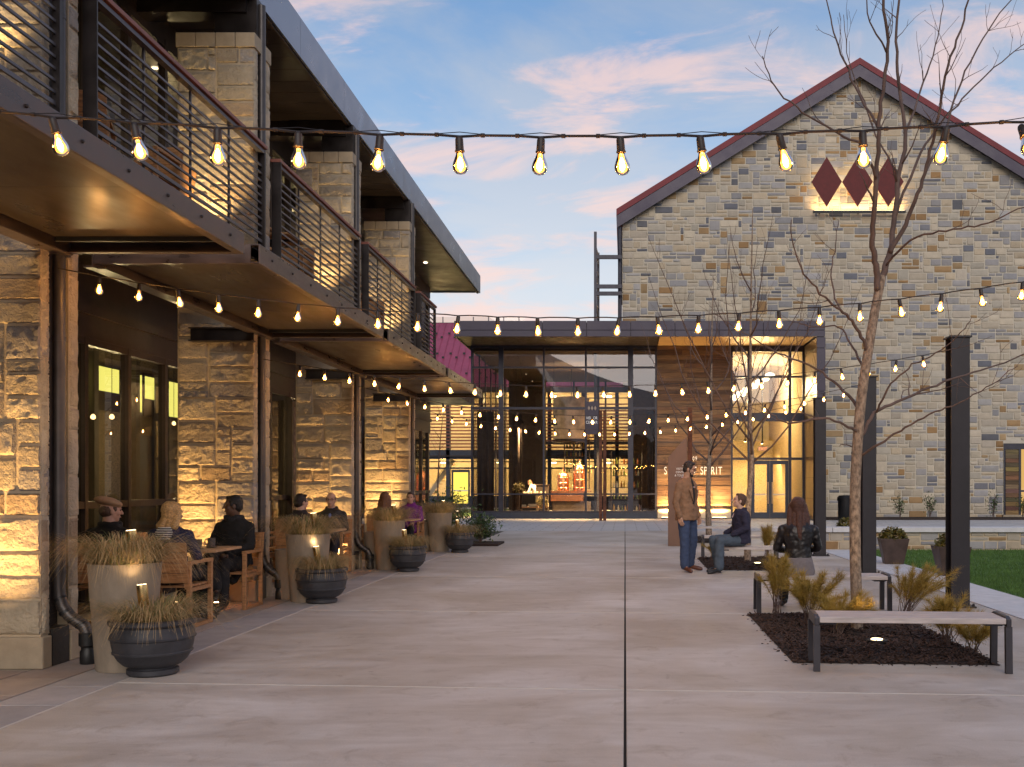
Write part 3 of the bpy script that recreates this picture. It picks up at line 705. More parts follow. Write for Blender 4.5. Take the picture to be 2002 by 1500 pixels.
for (xx, rr, hh, lb) in ((-2.85, .27, .95, 'round copper still with domed lid and glass body on the bar'), (-2.1, .28, 1.35, 'tall copper still column with domed top on the bar')):
    s = MB().lathe([(rr, 0), (rr, hh * .68), (rr * .9, hh * .76), (rr * .62, hh * .88), (rr * .2, hh * .95), (.03, hh), (.03, hh + .12)], (xx, 47.1, 1.131), 24).build('copper_still', M['copper'], None, smooth=True, sharp=50)
    tag(s, lb, 'still')
    for z in (.12, hh * .36, hh * .62): MB().lathe([(rr + .012, 0), (rr + .02, .015), (rr + .012, .03)], (xx, 47.1, 1.131 + z), 24).build('band', M['copper'], s, smooth=True)
def bottle_shelf(x0, x1, y, z0, z1, nrow, label, glabel, lit=False):
    s = MB().box(x0 - .05, x0, y, y + .3, z0, z1).box(x1, x1 + .05, y, y + .3, z0, z1).build('bottle_shelf', M['frame'], None); tag(s, label, 'shelf')
    cols = [(.25, .30, .06), (.45, .30, .08), (.12, .16, .05), (.55, .5, .3), (.3, .12, .04)]
    mats = [M.setdefault('bot%d' % i, mat('bottle_glass_%d' % i, q, .12, var=.1)) for i, q in enumerate(cols)]
    for i in range(nrow):
        z = z0 + .05 + i * (z1 - z0 - .1) / nrow
        box('board', M['frame'], s, x0, x1, y, y + .3, z - .025, z)
        xx = x0 + .1
        while xx < x1 - .05:
            hh = ip.uniform(.2, .3)
            b = MB().lathe([(.04, 0), (.042, hh * .6), (.016, hh * .76), (.016, hh)], (0, 0, 0), 8).build('bottle', ip.choice(mats), None, smooth=True); b.location = (xx, y + .14, z)
            tag(b, glabel, 'bottle', 'bottles on ' + label.split(' ')[0] + ' shelf'); xx += ip.uniform(.11, .2)
    return s
bottle_shelf(-2.9, -1.75, 49.2, 1.2, 3.6, 6, 'tall lit bottle shelf behind the copper stills', 'small bottle on the tall lit shelf behind the copper stills')
bottle_shelf(-.6, .75, 45.4, .2, 2.9, 5, 'wide glassware shelf behind the rusted twin posts', 'small bottle on the wide glassware shelf behind the rusted posts')
# drum pendant with pale printed panels
dr = MB().lathe([(.84, 0), (.85, .02), (.85, 1.95), (.84, 1.97), (.80, 1.97), (.80, 0)], (-2.55, 48.5, 3.55), 40).build('drum_pendant', mat('printed_lamp_shade', (.62, .50, .33), .8, var=.45, vscale=2.3), None, smooth=True); tag(dr, 'large drum pendant with pale figured shade hanging over the bar', 'pendant lamp')
MB().tube([(-2.55, 48.5, 5.5), (-2.55, 48.5, 7.0)], .02, 6).build('rod', M['black'], dr); MB().lathe([(.72, 0), (.9, .04), (.9, .08), (.72, .1)], (-2.55, 48.5, 3.4), 32).build('ring', M['frame'], dr, smooth=True)
lamp('POINT', 'drum_light', dr, (-2.55, 48.5, 4.4), 320, WARM2, shadow_soft_size=.2)
for k, (px, py) in enumerate(((-4.6, 45.2), (-3.2, 46.0), (-1.2, 46.2), (.4, 46.5), (-5.2, 49), (2.6, 48))):
    p_ = MB().tube([(px, py, 4.3), (px, py, 7.0)], .008, 6).build('pendant_lamp', M['black'], None)
    tag(p_, 'small black cone pendant lamp hanging inside the pavilion', 'pendant lamp', 'cone pendants in the pavilion')
    MB().lathe([(.03, .22), (.05, .2), (.16, 0), (.15, 0), (.04, .18)], (px, py, 4.1), 16).build('shade', M['black'], p_, smooth=True)
    MB().lathe([(.01, .06), (.045, .03), (.05, 0), (.03, -.04), (.005, -.05)], (px, py, 4.16), 10).build('globe', emis('cone_globe', WARM, 20), p_, smooth=True)
    lamp('SPOT', 'cone_light', p_, (px, py, 4.08), 1700, WARM, spot_size=R(125), spot_blend=.6, shadow_soft_size=.06, aim=(px, py, 0))
# flowers on the table
for (xx, yy_, hh, lb) in ((-4.62, 44.6, 1.35, 'leafy potted plant with yellow-green leaves beside the curtain'), (-3.65, 44.9, .75, 'bushy yellow-green plant under the display table end')):
    root = MB().lathe([(.11, 0), (.15, .3), (.14, .3)], (0, 0, 0), 14).build('potted_plant', M['frame'], None, smooth=True); root.location = (xx, yy_, .03 if hh < 1 else 1.0 - .02 + .0); tag(root, lb, 'plant')
    if hh > 1: root.location.z = .031; root.scale = (1, 1, 1)
    V = []
    zc0 = hh - .1
    for q in range(420):
        d = Vector((ip.gauss(0, 1), ip.gauss(0, 1), ip.gauss(0, 1))).normalized() * .3 * ip.random() ** .4; d.z *= .9; p = Vector((d.x, d.y, d.z + zc0))
        a = Vector((ip.gauss(0, 1), ip.gauss(0, 1), ip.gauss(0, .6))).normalized() * .05; b_ = a.cross(Vector((0, 0, 1))).normalized() * .02
        V.append([p - a, p + b_, p + a, p - b_])
    tri_mesh('leaves', V, M['leaf_y'], root, 4)
    MB().tube([(0, 0, .28), (.02, 0, zc0)], .015, 6).build('stem', M['twig'], root, local=True)
# lobby globes and EXIT sign
for k in range(7):
    px, py, pz = 4.75 + .33 * k, 44.2 + .55 * k, 5.15 + .22 * k
    p_ = MB().tube([(px, py, pz + .15), (px, py, 6.96)], .006, 6).build('globe_lamp', M['black'], None); tag(p_, 'glowing cloud-shaped globe lamp hanging in the entrance lobby', 'pendant lamp', 'globe lamps in the lobby')
    MB().lathe([(.02, .15), (.15, .1), (.19, 0), (.13, -.08), (.01, -.10)], (px, py, pz), 14, sx=1.2).build('globe', emis('lobby_globe', (1, .80, .48), 3.2), p_, smooth=True)
    if k in (1, 3, 5): lamp('POINT', 'globe_light', p_, (px, py, pz - .3), 170, (1, .74, .36), shadow_soft_size=.2)
for (px, py) in ((5.4, 46.0), (6.5, 48.5)):
    p_ = MB().lathe([(.07, 0), (.07, .1)], (px, py, 3.35), 12).build('track_spot', M['black'], None, smooth=True); tag(p_, 'black ceiling spotlight over the lobby behind the double doors', 'spotlight', 'lobby spotlights')
    MB().box(px - .02, px + .02, py - .02, py + .02, 3.45, 6.96).build('stem', M['black'], p_)
    MB().lathe([(.05, 0), (.05, -.01)], (px, py, 3.349), 12).build('lens', emis('spot_lens', WARM, 20), p_)
    lamp('SPOT', 'spot_light', p_, (px, py, 3.3), 520, (1, .70, .30), spot_size=R(120), spot_blend=.6, shadow_soft_size=.08, aim=(px, py + 1.5, 0))
ex = MB().box(5.72, 6.15, 44.0, 44.04, 2.86, 3.06).build('exit_sign', mat('exit_plate', (.5, .45, .36), .6), None); tag(ex, 'small illuminated sign reading EXIT above the inner lobby doors', 'sign')
text('letters', 'EXIT', emis('exit_letters', (.9, .3, .12), 1.5), ex, (5.745, 43.99, 2.89), .19, (R(90), 0, 0), ext=.004, sx=.95)
MB().tube([(5.93, 44.02, 3.06), (5.93, 44.02, 6.96)], .01, 6).build('rod', M['black'], ex)
# wash light at the foot of the timber wall
for k in range(3):
    px = 1.8 + k * 1.05
    u = MB().box(px - .3, px + .3, PY - .34, PY - .26, .0, .06).build('wash_light', M['black'], None, bevel=.006); tag(u, 'low black linear wash light at the foot of the timber wall', 'light fixture', 'wash lights under the timber wall')
    box('lens', emis('wash_lens', WARM, 12), u, px - .28, px + .28, PY - .33, PY - .27, .061, .068)
    lamp('AREA', 'wash', u, (px, PY - .30, .08), 60, (1, .58, .20), shape='RECTANGLE', size=.55, size_y=.06, aim=(px, PY - .02, 2.6), spread=R(110))
# ================================================================== GABLE BUILDING
GY = 43.9; GXL, GXR, APX, APZ, EVZ = -.12, 20.1, 9.99, 19.2, 12.95
gab = empty('gable_building', (10, GY, 0)); tag(gab, 'large gabled building of buff and blue-grey ashlar stone with red metal roof', 'building')
def gtop(x): return EVZ + (APZ - EVZ) * (1 - abs(x - APX) / (APX - GXL))
wallp = MB().box(7.85, GXR, GY, GY + 22, -.3, 7.25).prism([(GXL, GY, 7.25), (GXR, GY, 7.25), (GXR, GY, EVZ), (APX, GY, APZ), (GXL, GY, EVZ)], (0, 22, 0)).build('wall', mat('pale_mortar', (.52, .47, .38), .9, var=.1, vscale=6, bump=.3), gab)
grg = random.Random(77)
WX0, WX1, WZ0, WZ1 = at(1962, 0, GY).x, 18.4, .12, 3.18
sizes = [(2, 1, 4), (3, 1, 5), (3, 2, 5), (4, 2, 5), (4, 1, 4), (5, 2, 2), (2, 2, 3), (5, 1, 2), (1, 1, 1), (3, 3, 1)]
rects = ashlar(GXR - GXL, APZ + .3, .155, .150, sizes, grg)
CREAM = [(.56, .49, .39), (.53, .47, .39), (.60, .53, .42), (.49, .45, .38), (.55, .46, .34)]; GREY = [(.38, .37, .38), (.33, .33, .35), (.42, .41, .41)]; DARK = [(.19, .20, .24), (.23, .235, .27), (.16, .165, .19)]; OCH = [(.40, .26, .13), (.36, .22, .10), (.44, .31, .17)]
items = []
for rc in rects:
    u0, u1, v0, v1 = rc; xa, xb, za, zb = GXL + u0, GXL + u1, v0 - .3, v1 - .3
    if xb > WX0 and za < WZ1 and zb > WZ0 and xa < WX1: 
        if not (xa < WX0 - .05): continue
        u1 = WX0 - GXL; 
        if u1 - u0 < .08: continue
        rc = (u0, u1, v0, v1)
    if za > max(gtop(xa), gtop(xb)) - .25: continue
    if xa < 7.6 and za < 7.2: continue
    q = grg.random(); pal = CREAM if q < .62 else GREY if q < .84 else OCH if q < .925 else DARK
    c0 = grg.choice(pal); v = grg.uniform(.74, 1.0); c = (c0[0] * v * 1.03, c0[1] * v, c0[2] * v * .95)
    seen = at(0, 0, GY).x; vis = xb < at(2010, 0, GY).x and (zb > 7.6 or xa > 7.6)
    items.append(((u1 - u0) * (v1 - v0) * (1 if vis else .001), rc, c))
items.sort(key=lambda q: -q[0])
rest = MB(); Og = Vector((GXL, GY, -.3))
for k, (ar, rc, c) in enumerate(items):
    m = MB() if k < 295 else rest
    stone_piece(m, rc, Og, UX, UZ, -UY, grg, 5, 4, .032, .040, .026, c, back=-.004, top=lambda u: gtop(GXL + u) - .15 + .3, freq=4)
    if k < 295: m.build('stone', M['stone_far'], wallp, smooth=True, sharp=45)
ro = rest.build('small_stones', M['stone_far'], wallp, smooth=True, sharp=45); ro['kind'] = 'stuff'
# roof
for sgn, xe in ((-1, GXL - .25), (1, GXR + .25)):
    ez = gtop(GXL) - .16 - .02
    mB = MB().prism([(APX, GY - .35, APZ + .12), (xe, GY - .35, ez + .12), (xe, GY - .35, ez + .36), (APX, GY - .35, APZ + .36)], (0, 22.6, 0)).build('roof', M['red_roof'], gab)
    MB().prism([(APX, GY - .40, APZ + .10), (xe - sgn * -.0, GY - .40, ez + .10), (xe, GY - .40, ez + .37), (APX, GY - .40, APZ + .375)], (0, .045, 0)).build('roof_edge', M['red_roof'], gab)
    MB().prism([(APX, GY - .37, APZ - .42), (xe + .02, GY - .37, ez - .42), (xe + .02, GY - .37, ez + .095), (APX, GY - .37, APZ + .095)], (0, .06, 0)).build('rake_board', M['panel'], gab)
    MB().prism([(APX, GY - .30, APZ - .30), (xe + .02, GY - .30, ez - .30), (xe + .02, GY - .30, ez + .1), (APX, GY - .30, APZ + .1)], (0, .29, 0)).build('rake_soffit', M['frame_b'], gab)
MB().tube([(GXL - .10, GY - .12, EVZ - .5), (GXL - .10, GY - .12, 7.9)], .09, 10).build('downspout', M['frame_b'], gab, smooth=True)
# window in the stone wall, with boarded side panel
wn = MB().box(WX0, WX1, GY - .06, GY + .1, WZ1 - .25, WZ1).box(WX0, WX0 + .06, GY - .05, GY + .1, WZ0, WZ1 - .25).build('window', M['frame_b'], gab)
box('sill', M['cut_stone'], wn, WX0 - .05, WX1, GY - .12, GY + .1, WZ0 - .18, WZ0)
zz = WZ0
while zz < WZ1 - .3:
    MB().box(WX0 + .07, WX0 + .62, GY - .06 - grg.uniform(0, .012), GY - .02, zz + .004, zz + .18, tuple(q * grg.uniform(.8, 1.4) for q in grg.choice(WOODC))).build('plank', M['plank'], wn); zz += .186
box('window_frame', M['frame_b'], wn, WX0 + .63, WX0 + .73, GY - .07, GY + .1, WZ0, WZ1 - .25); box('window_frame', M['frame_b'], wn, WX0 + .73, WX1, GY - .06, GY + .08, 1.1, 1.18)
box('pane', M['glass_p'], wn, WX0 + .73, WX1, GY - .03, GY - .02, WZ0, WZ1 - .25); box('room_glow_sheet', emis('painted_room_glow', (.9, .55, .18), .5), wn, WX0 + .73, WX1, GY - .012, GY - .006, WZ0, WZ1 - .25)  # flat glowing sheet stands in for a lit room behind the pane
# three red diamonds with a bar of light below
for k, cxp in enumerate((1614, 1674, 1734)):
    c = at(cxp, 359, GY - .2); hw, hh = 29.5 * .0219, 48.5 * .0219
    P = [(c.x - hw, GY - .46, c.z), (c.x, GY - .46, c.z - hh), (c.x + hw, GY - .46, c.z), (c.x, GY - .46, c.z + hh)]
    d = MB().prism(P, (0, .06, 0)).build('diamond_sign', M['diamond'], None); tag(d, 'dark red metal diamond mounted high on the stone gable', 'emblem', 'three red diamonds on the gable')
    P2 = [(c.x + (x - c.x) * .86, GY - .395, c.z + (z - c.z) * .86) for x, _, z in P]
    MB().prism(P2, (0, .03, 0)).build('halo_light', emis('diamond_halo', WARM2, 2), d); MB().box(c.x - .03, c.x + .03, GY - .36, GY, c.z - .3, c.z + .3).build('bracket', M['black'], d)
a, b = at(1587, 418, GY).x, at(1767, 418, GY).x; zb = at(0, 418, GY).z
lb = MB().box(a, b, GY - .34, GY - .24, zb - .05, zb + .05).build('light_bar', M['black'], None); tag(lb, 'long thin black light bar under the red diamonds', 'light fixture')
for q in (.08, .5, .92): MB().bar((a + (b - a) * q, GY - .28, zb), (a + (b - a) * q, GY - .02, zb + .0), .04, .04).build('arm', M['black'], lb)
box('lens', emis('bar_lens', WARM2, 3), lb, a + .05, b - .05, GY - .33, GY - .25, zb + .052, zb + .06)
lamp('AREA', 'bar_wash', lb, ((a + b) / 2, GY - .22, zb + .10), 34, (1, .60, .24), shape='RECTANGLE', size=b - a - .1, size_y=.08, aim=((a + b) / 2, GY - .06, zb + 2.6), spread=R(160))
# steel screen rising behind the pavilion roof
scn = empty('steel_screen', (-1.2, 46, 0), 'tall dark steel ladder-like screen standing beside the stone gable', 'screen')
for yq in (43.4, 48.0):
    box('upright', M['frame_b'], scn, -1.32, -1.20, yq, yq + .12, 0, 12.15 if yq < 44 else 12.3)
for z in (8.0, 9.25, 10.5, 11.75): MB().bar((-1.26, 43.5, z), (-1.26, 48.05, z), .05, .05).build('slat', M['brass'], scn)
for q in range(9):
    z = 7.6 + q * .5; MB().bar((-1.25, 43.55, z), (-1.25, 48.0, z + .6), .03, .05).build('slat', M['brass'], scn)
for z in (11.0, 9.75, 9.45): box('arm', M['frame_b'], scn, -1.20, GXL - .02, 43.4, 43.52, z, z + .16)
lamp('SPOT', 'screen_uplight', scn, (-.9, 44.6, 7.95), 120, WARM, spot_size=R(70), shadow_soft_size=.1, aim=(-1.25, 45.6, 10.5))
MB().lathe([(.06, 0), (.06, .1)], (-.9, 44.6, 7.8), 10).build('uplight', M['black'], scn)
# ================================================================== FAR BUILDING with red seamed roof
BYf = 62.0
far = empty('louvred_building', (-6, BYf, 0)); tag(far, 'lit two-storey building with slatted upper screen and purplish red seamed roof', 'building')
fl, fr_ = -17.0, 5.0
box('wall', M['navy_panel'], far, fl, fr_, BYf + .35, BYf + .6, 0, .7)
box('floor_band', M['navy_panel'], far, fl, fr_, BYf, BYf + .5, 2.95, 3.5)
box('rear_wall', M['plaster'], far, fl, fr_, BYf + 5, BYf + 5.2, 0, 8); box('floor', M['plaster'], far, fl, fr_, BYf + .6, BYf + 5, -.02, .04); box('upper_floor', M['plaster'], far, fl, fr_, BYf + .55, BYf + 5, 3.2, 3.4); box('ceiling', M['plaster'], far, fl, fr_, BYf + .5, BYf + 5, 7.3, 7.5)
x = fl
while x < fr_:
    box('column', M['navy_panel'], far, x, x + .22, BYf, BYf + .45, 0, 7.4); x += 2.05
zq = 3.62; k = 0
while zq < 6.4:
    box('louver', M['rail_wood'], far, fl, fr_, BYf - .16, BYf - .06, zq, zq + .085); zq += .20
for zq in (3.1, 2.75, 6.6): MB().box(fl, fr_, BYf - .2, BYf - .1, zq, zq + .06).build('rail', M['frame'], far)
xq = fl; k = 0
while xq < fr_ - 2:
    d = box('window', M['navy_panel'], far, xq + .22, xq + 2.05, BYf + .3, BYf + .4, 2.35, 2.45); box('pane', M['glass_p'], d, xq + .22, xq + 2.05, BYf + .34, BYf + .35, .72, 2.35); xq += 2.05; k += 1
dd = MB().box(-10.55, -10.45, BYf + .24, BYf + .31, 0, 2.3).box(-9.55, -9.45, BYf + .24, BYf + .31, 0, 2.3).box(-10.45, -9.55, BYf + .24, BYf + .31, 2.15, 2.3).box(-10.45, -9.55, BYf + .24, BYf + .31, 0, .25).build('door', M['navy_panel'], far)
box('pane', emis('lit_yellow_door', (.85, .62, .10), .8), dd, -10.45, -9.55, BYf + .27, BYf + .28, .25, 2.15); box('push_bar', M['white'], dd, -10.45, -9.55, BYf + .22, BYf + .24, 1.0, 1.06)
stp = empty('stair', (-12, 63, 0), parent=far); stp.location = Vector((-12, 63, 0)) - far.location
for q in range(14): box('tread', M['teak_top'], stp, -12.6 + q * .14 - .0, -12.6 + q * .14 + .3, BYf + 1.2, BYf + 2.4, .2 + q * .2, .26 + q * .2)
MB().bar((-12.55, BYf + 1.15, .1), (-10.6, BYf + 1.15, 2.95), .05, .28).build('stringer', M['plaster'], stp)
for px in (-15, -11.5, -8, -4.5, -1, 2.5):
    for pz, e in ((2.75, 130), (6.9, 150)):
        p_ = MB().lathe([(.16, 0), (.16, .1)], (px, BYf + 2.6, pz), 12).build('ceiling_lamp', emis('far_lamp', (1, .85, .45), 8), far)
        lamp('POINT', 'ceiling_light', p_, (px, BYf + 2.6, pz - .2), e * 1.0, (1, .72, .30), shadow_soft_size=.2)
RZ0, RZ1 = 7.2, 12.0; RY0, RY1 = BYf - .8, BYf + 5.2
rf = MB().prism([(fl, RY0, RZ0), (fl, RY1, RZ1), (fl, RY1, RZ1 - .2), (fl, RY0, RZ0 - .2)], (fr_ + 1 - fl, 0, 0)).build('roof', M['far_roof'], far)
x = fl + .2
while x < fr_ + 1:
    MB().bar((x, RY0, RZ0 + .02), (x, RY1, RZ1 + .02), .05, .06, up=(0, -.6, .8)).build('seam', M['far_roof'], rf); x += .42
x = fl + .2; k = 0
while x < -4:
    for q in (.12, .18, .42, .48, .74, .80):
        if (k + int(q * 100) // 6) % 2 == 0:
            MB().box(x - .07, x + .07, RY0 + (RY1 - RY0) * q - .03, RY0 + (RY1 - RY0) * q + .03, RZ0 + (RZ1 - RZ0) * q + .05, RZ0 + (RZ1 - RZ0) * q + .17).build('snow_guard', M['black'], rf)
    x += .42; k += 1
MB().box(fl, fr_ + 1, RY0 - .1, RY0, RZ0 - .3, RZ0 + .03).build('gutter', M['frame'], rf)
sk = box('skylight', M['frame_b'], far, fl, -6.6, RY1, RY1 + .12, RZ1 - .1, RZ1 + .04); 
x = fl
while x < -6.7:
    box('skylight_bar', M['grey_metal'], sk, x, x + .06, RY1, RY1 + .08, RZ1 + .04, RZ1 + .42); box('pane', M['glass_p'], sk, x + .06, min(x + 1.0, -6.6), RY1 + .03, RY1 + .04, RZ1 + .04, RZ1 + .42); x += 1.0
fl_ = MB().box(-40, 10, 46.2, 61.9, -.03, -.006).build('rear_lawn', M['lawn']); tag(fl_, kind='structure')
pp = MB().box(-40, 10, 59.6, 61.95, -.03, .0).build('rear_path', M['sidewalk']); tag(pp, kind='structure')
u = MB().lathe([(.12, 0), (.12, .06)], (-8.5, 52, 0), 12).build('lawn_light', M['black'], None); tag(u, 'small glowing ground light in the lawn beyond the pavilion', 'light fixture'); MB().lathe([(.1, 0), (.1, .01)], (-8.5, 52, .06), 12).build('lens', emis('lawn_lens', WARM2, 8), u)
# ================================================================== behind the camera: dark treeline and block that the glass reflects
q = random.Random(91); V = []
for k in range(46):
    x = -70 + k * 3.1 + q.uniform(-1, 1); y = -48 + q.uniform(-6, 6); h = q.uniform(7, 13)
    for _ in range(150):
        d = Vector((q.gauss(0, 1), q.gauss(0, 1), q.gauss(0, 1))).normalized() * q.random() ** .33; p = Vector((x + d.x * 3.0, y + d.y * 2.4, h * .55 + d.z * h * .45)); a = Vector((q.gauss(0, 1), q.gauss(0, .4), q.gauss(0, 1))).normalized() * .75; b = a.cross(Vector((0, 1, .2))).normalized() * .5
        V.append([p - a, p + b, p + a, p - b])
tl = tri_mesh('treeline', V, mat('dark_evergreen', (.03, .04, .022), .9, var=.4), None, 4); tag(tl, 'dark distant belt of trees beyond the plaza entrance', 'trees', kind='stuff')
# ================================================================== PLAZA FURNITURE
# steel I-posts
PX_ = 3.92
for k, (py, lb) in enumerate(((11.95, 'dark steel I-section post rising beside the front planting bed'), (16.4, 'dark steel I-section post behind the dark jacketed woman, next to the square bronze planter'), (20.5, 'dark steel I-section post standing before the pavilion entrance portal'), (7.9, 'dark steel I-section post holding the string from the first stone pier'), (3.9, 'dark steel I-section post holding the nearest festoon string'))):
    p = empty('light_post', (PX_, py, 0), lb, 'post', 'steel posts carrying the string lights')
    f1 = MB().box(PX_ - .11, PX_ + .11, py, py + .018, .0, 3.16).build('flange', M['post_steel'], p, bevel=.003)
    MB().box(PX_ - .11, PX_ + .11, py + .202, py + .22, 0, 3.16).build('flange', M['post_steel'], p, bevel=.003)
    MB().box(PX_ - .008, PX_ + .008, py + .018, py + .202, 0, 3.16).build('web', M['post_steel'], p)
    MB().box(PX_ - .13, PX_ + .13, py - .02, py + .24, 3.161, 3.18).build('cap_plate', M['post_steel'], p)
    MB().box(PX_ - .17, PX_ + .17, py - .06, py + .28, .002, .022).build('base_plate', M['post_steel'], p, bevel=.003)
    for bx2 in (-.14, .14):
        for by2 in (-.035, .255): MB().lathe([(.016, 0), (.016, .02), (.009, .034)], (PX_ + bx2, py + by2, .022), 6).build('anchor_bolt', M['post_steel'], p)
    for z in (.18, .72, 1.26, 1.80, 2.34, 2.88):
        for sx in (-.035, .035):
            b = MB().lathe([(.014, 0), (.013, .006), (.007, .011)], (0, 0, 0), 8).build('bolt', M['post_steel'], p); b.location = (sx, 0, z); b.rotation_euler = (R(90), 0, 0)
# ------------------------------------------------------------------ benches
def bench_proto():
    root = empty('park_bench', (0, 0, 0)); L, D = 1.48, .42
    for k in range(3):
        y0 = -D / 2 + k * .142
        MB().box(-L/2 + .035, L/2 - .035, y0, y0 + .134, .375, .42).build('slat', M['bench_wood'], root, bevel=.006)
    for s in (-1, 1):
        x = s * (L / 2 - .015)
        MB().prism([(x - .018, -D/2 - .005, .355), (x - .018, D/2 + .005, .355), (x - .018, D/2 + .005, .415), (x - .018, D/2 - .06, .434), (x - .018, -D/2 + .06, .434), (x - .018, -D/2 - .005, .415)], (.036, 0, 0)).build('end_frame', M['bench_steel'], root, bevel=.004)
        for y in (-D/2 + .02, D/2 - .02): MB().bar((x, y + (.012 if y > 0 else -.012), 0), (x, y, .356), .05, .042, up=(0, 1, 0)).build('leg', M['bench_steel'], root)
        MB().bar((x - s * .03, 0, .365), (x - s * .16, 0, .365), .30, .02).build('bracket', M['bench_steel'], root)
    return root
bp = bench_proto()
BEN = [(2.22, 8.06, -4, 'empty slatted bench standing at the edge of the front mulch bed'),
       (2.23, 11.62, -2, 'slatted bench with the woman in the black jacket seated on it'),
       (2.27, 16.86, -2, 'slatted bench with the man in the navy fleece sitting on its end'),
       (2.27, 20.3, -2, 'slatted bench behind the man in the navy fleece, across the middle bed'),
       (2.27, 24.7, -1, 'empty slatted bench before the farthest thin tree'),
       (2.27, 28.1, -1, 'empty slatted bench beyond the farthest thin tree')]
for k, (x, y, a, lb) in enumerate(BEN):
    b = bp if k == 0 else copy_tree(bp)
    b.location = (x, y, .001); b.rotation_euler = (0, 0, R(a)); tag(b, lb, 'bench', 'benches around the tree beds')
# ------------------------------------------------------------------ planting beds
def bed(x0, x1, y0, y1, lb, chips):
    n, m = 26, 40; vs = []
    for j in range(m + 1):
        for i in range(n + 1):
            u, v = i / n, j / m; x = x0 + (x1 - x0) * u; y = jy(y0 + (y1 - y0) * v, x - x0)
            e = min(u, 1 - u, v, 1 - v); hgt = .004 + min(1, e * 9) * (.035 + .030 * mnoise.fractal(Vector((x * 3, y * 3, 0)), 1, 2, 4) + .02 * mnoise.noise(Vector((x * 16, y * 16, 3))))
            vs.append((x, y, max(.003, hgt)))
    o = MB().add(vs, [(j*(n+1)+i, j*(n+1)+i+1, (j+1)*(n+1)+i+1, (j+1)*(n+1)+i) for j in range(m) for i in range(n)]).build('mulch_bed', M['mulch'], None, smooth=True, sharp=0)
    tag(o, lb, 'mulch', kind='stuff')
    q = random.Random(int(y0 * 10)); mb = MB()
    for _ in range(chips):
        u, v = q.random(), q.random(); x = x0 + (x1 - x0) * u; y = jy(y0 + (y1 - y0) * v, x - x0); e = min(u, 1-u, v, 1-v)
        z = .012 + min(1, e * 9) * (.040 + .030 * mnoise.fractal(Vector((x * 3, y * 3, 0)), 1, 2, 4)); d = Vector((q.gauss(0, 1), q.gauss(0, 1), q.gauss(0, .35))).normalized() * q.uniform(.012, .04); 
        mb.bar(Vector((x, y, z)) - d, Vector((x, y, z)) + d, q.uniform(.008, .02), q.uniform(.004, .01))
    for _ in range(chips // 30):      # spilled chips round the rim
        s_ = q.randrange(4); f = q.random(); o_ = abs(q.gauss(0, .05)); x = {0: x0 - o_, 1: x1 + o_}.get(s_, x0 + (x1 - x0) * f); y = jy({2: y0 - o_, 3: y1 + o_}.get(s_, y0 + (y1 - y0) * f), x - x0); d = Vector((q.gauss(0, 1), q.gauss(0, 1), 0)).normalized() * q.uniform(.004, .014); mb.bar(Vector((x, y, .005)) - d, Vector((x, y, .005)) + d, q.uniform(.004, .009), .005)
    c = mb.build('bark_chips', M['chip'], o); c['kind'] = 'stuff'
    return o
bed(1.36, 3.0, 8.27, 11.32, 'dark bark mulch bed under the nearest tree', 3800)
bed(1.40, 3.0, 17.12, 19.95, 'dark bark mulch bed under the middle tree', 1200)
bed(1.40, 3.0, 25.0, 27.9, 'dark bark mulch bed under the farthest thin tree', 500)
def ground_light(x, y, lb, e, aim):
    u = MB().lathe([(.10, 0), (.10, .075), (.085, .08), (.07, .078)], (x, y, 0), 20).build('bed_light', M['black'], None, smooth=True); tag(u, lb, 'light fixture')
    MB().lathe([(.05, 0), (.05, .004)], (x, y, .079), 16).build('lens', emis('bed_lens', (1, .72, .38), 7), u)
    lamp('SPOT', 'bed_uplight', u, (x, y, .10), e, (1, .66, .34), spot_size=R(75), spot_blend=.7, shadow_soft_size=.05, aim=aim)
ground_light(2.22, 9.02, 'round glowing uplight in the mulch before the nearest tree', 13, (2.25, 9.9, 1.6))
ground_light(2.30, 17.75, 'round glowing uplight in the mulch before the middle tree', 26, (2.25, 18.7, 1.6))
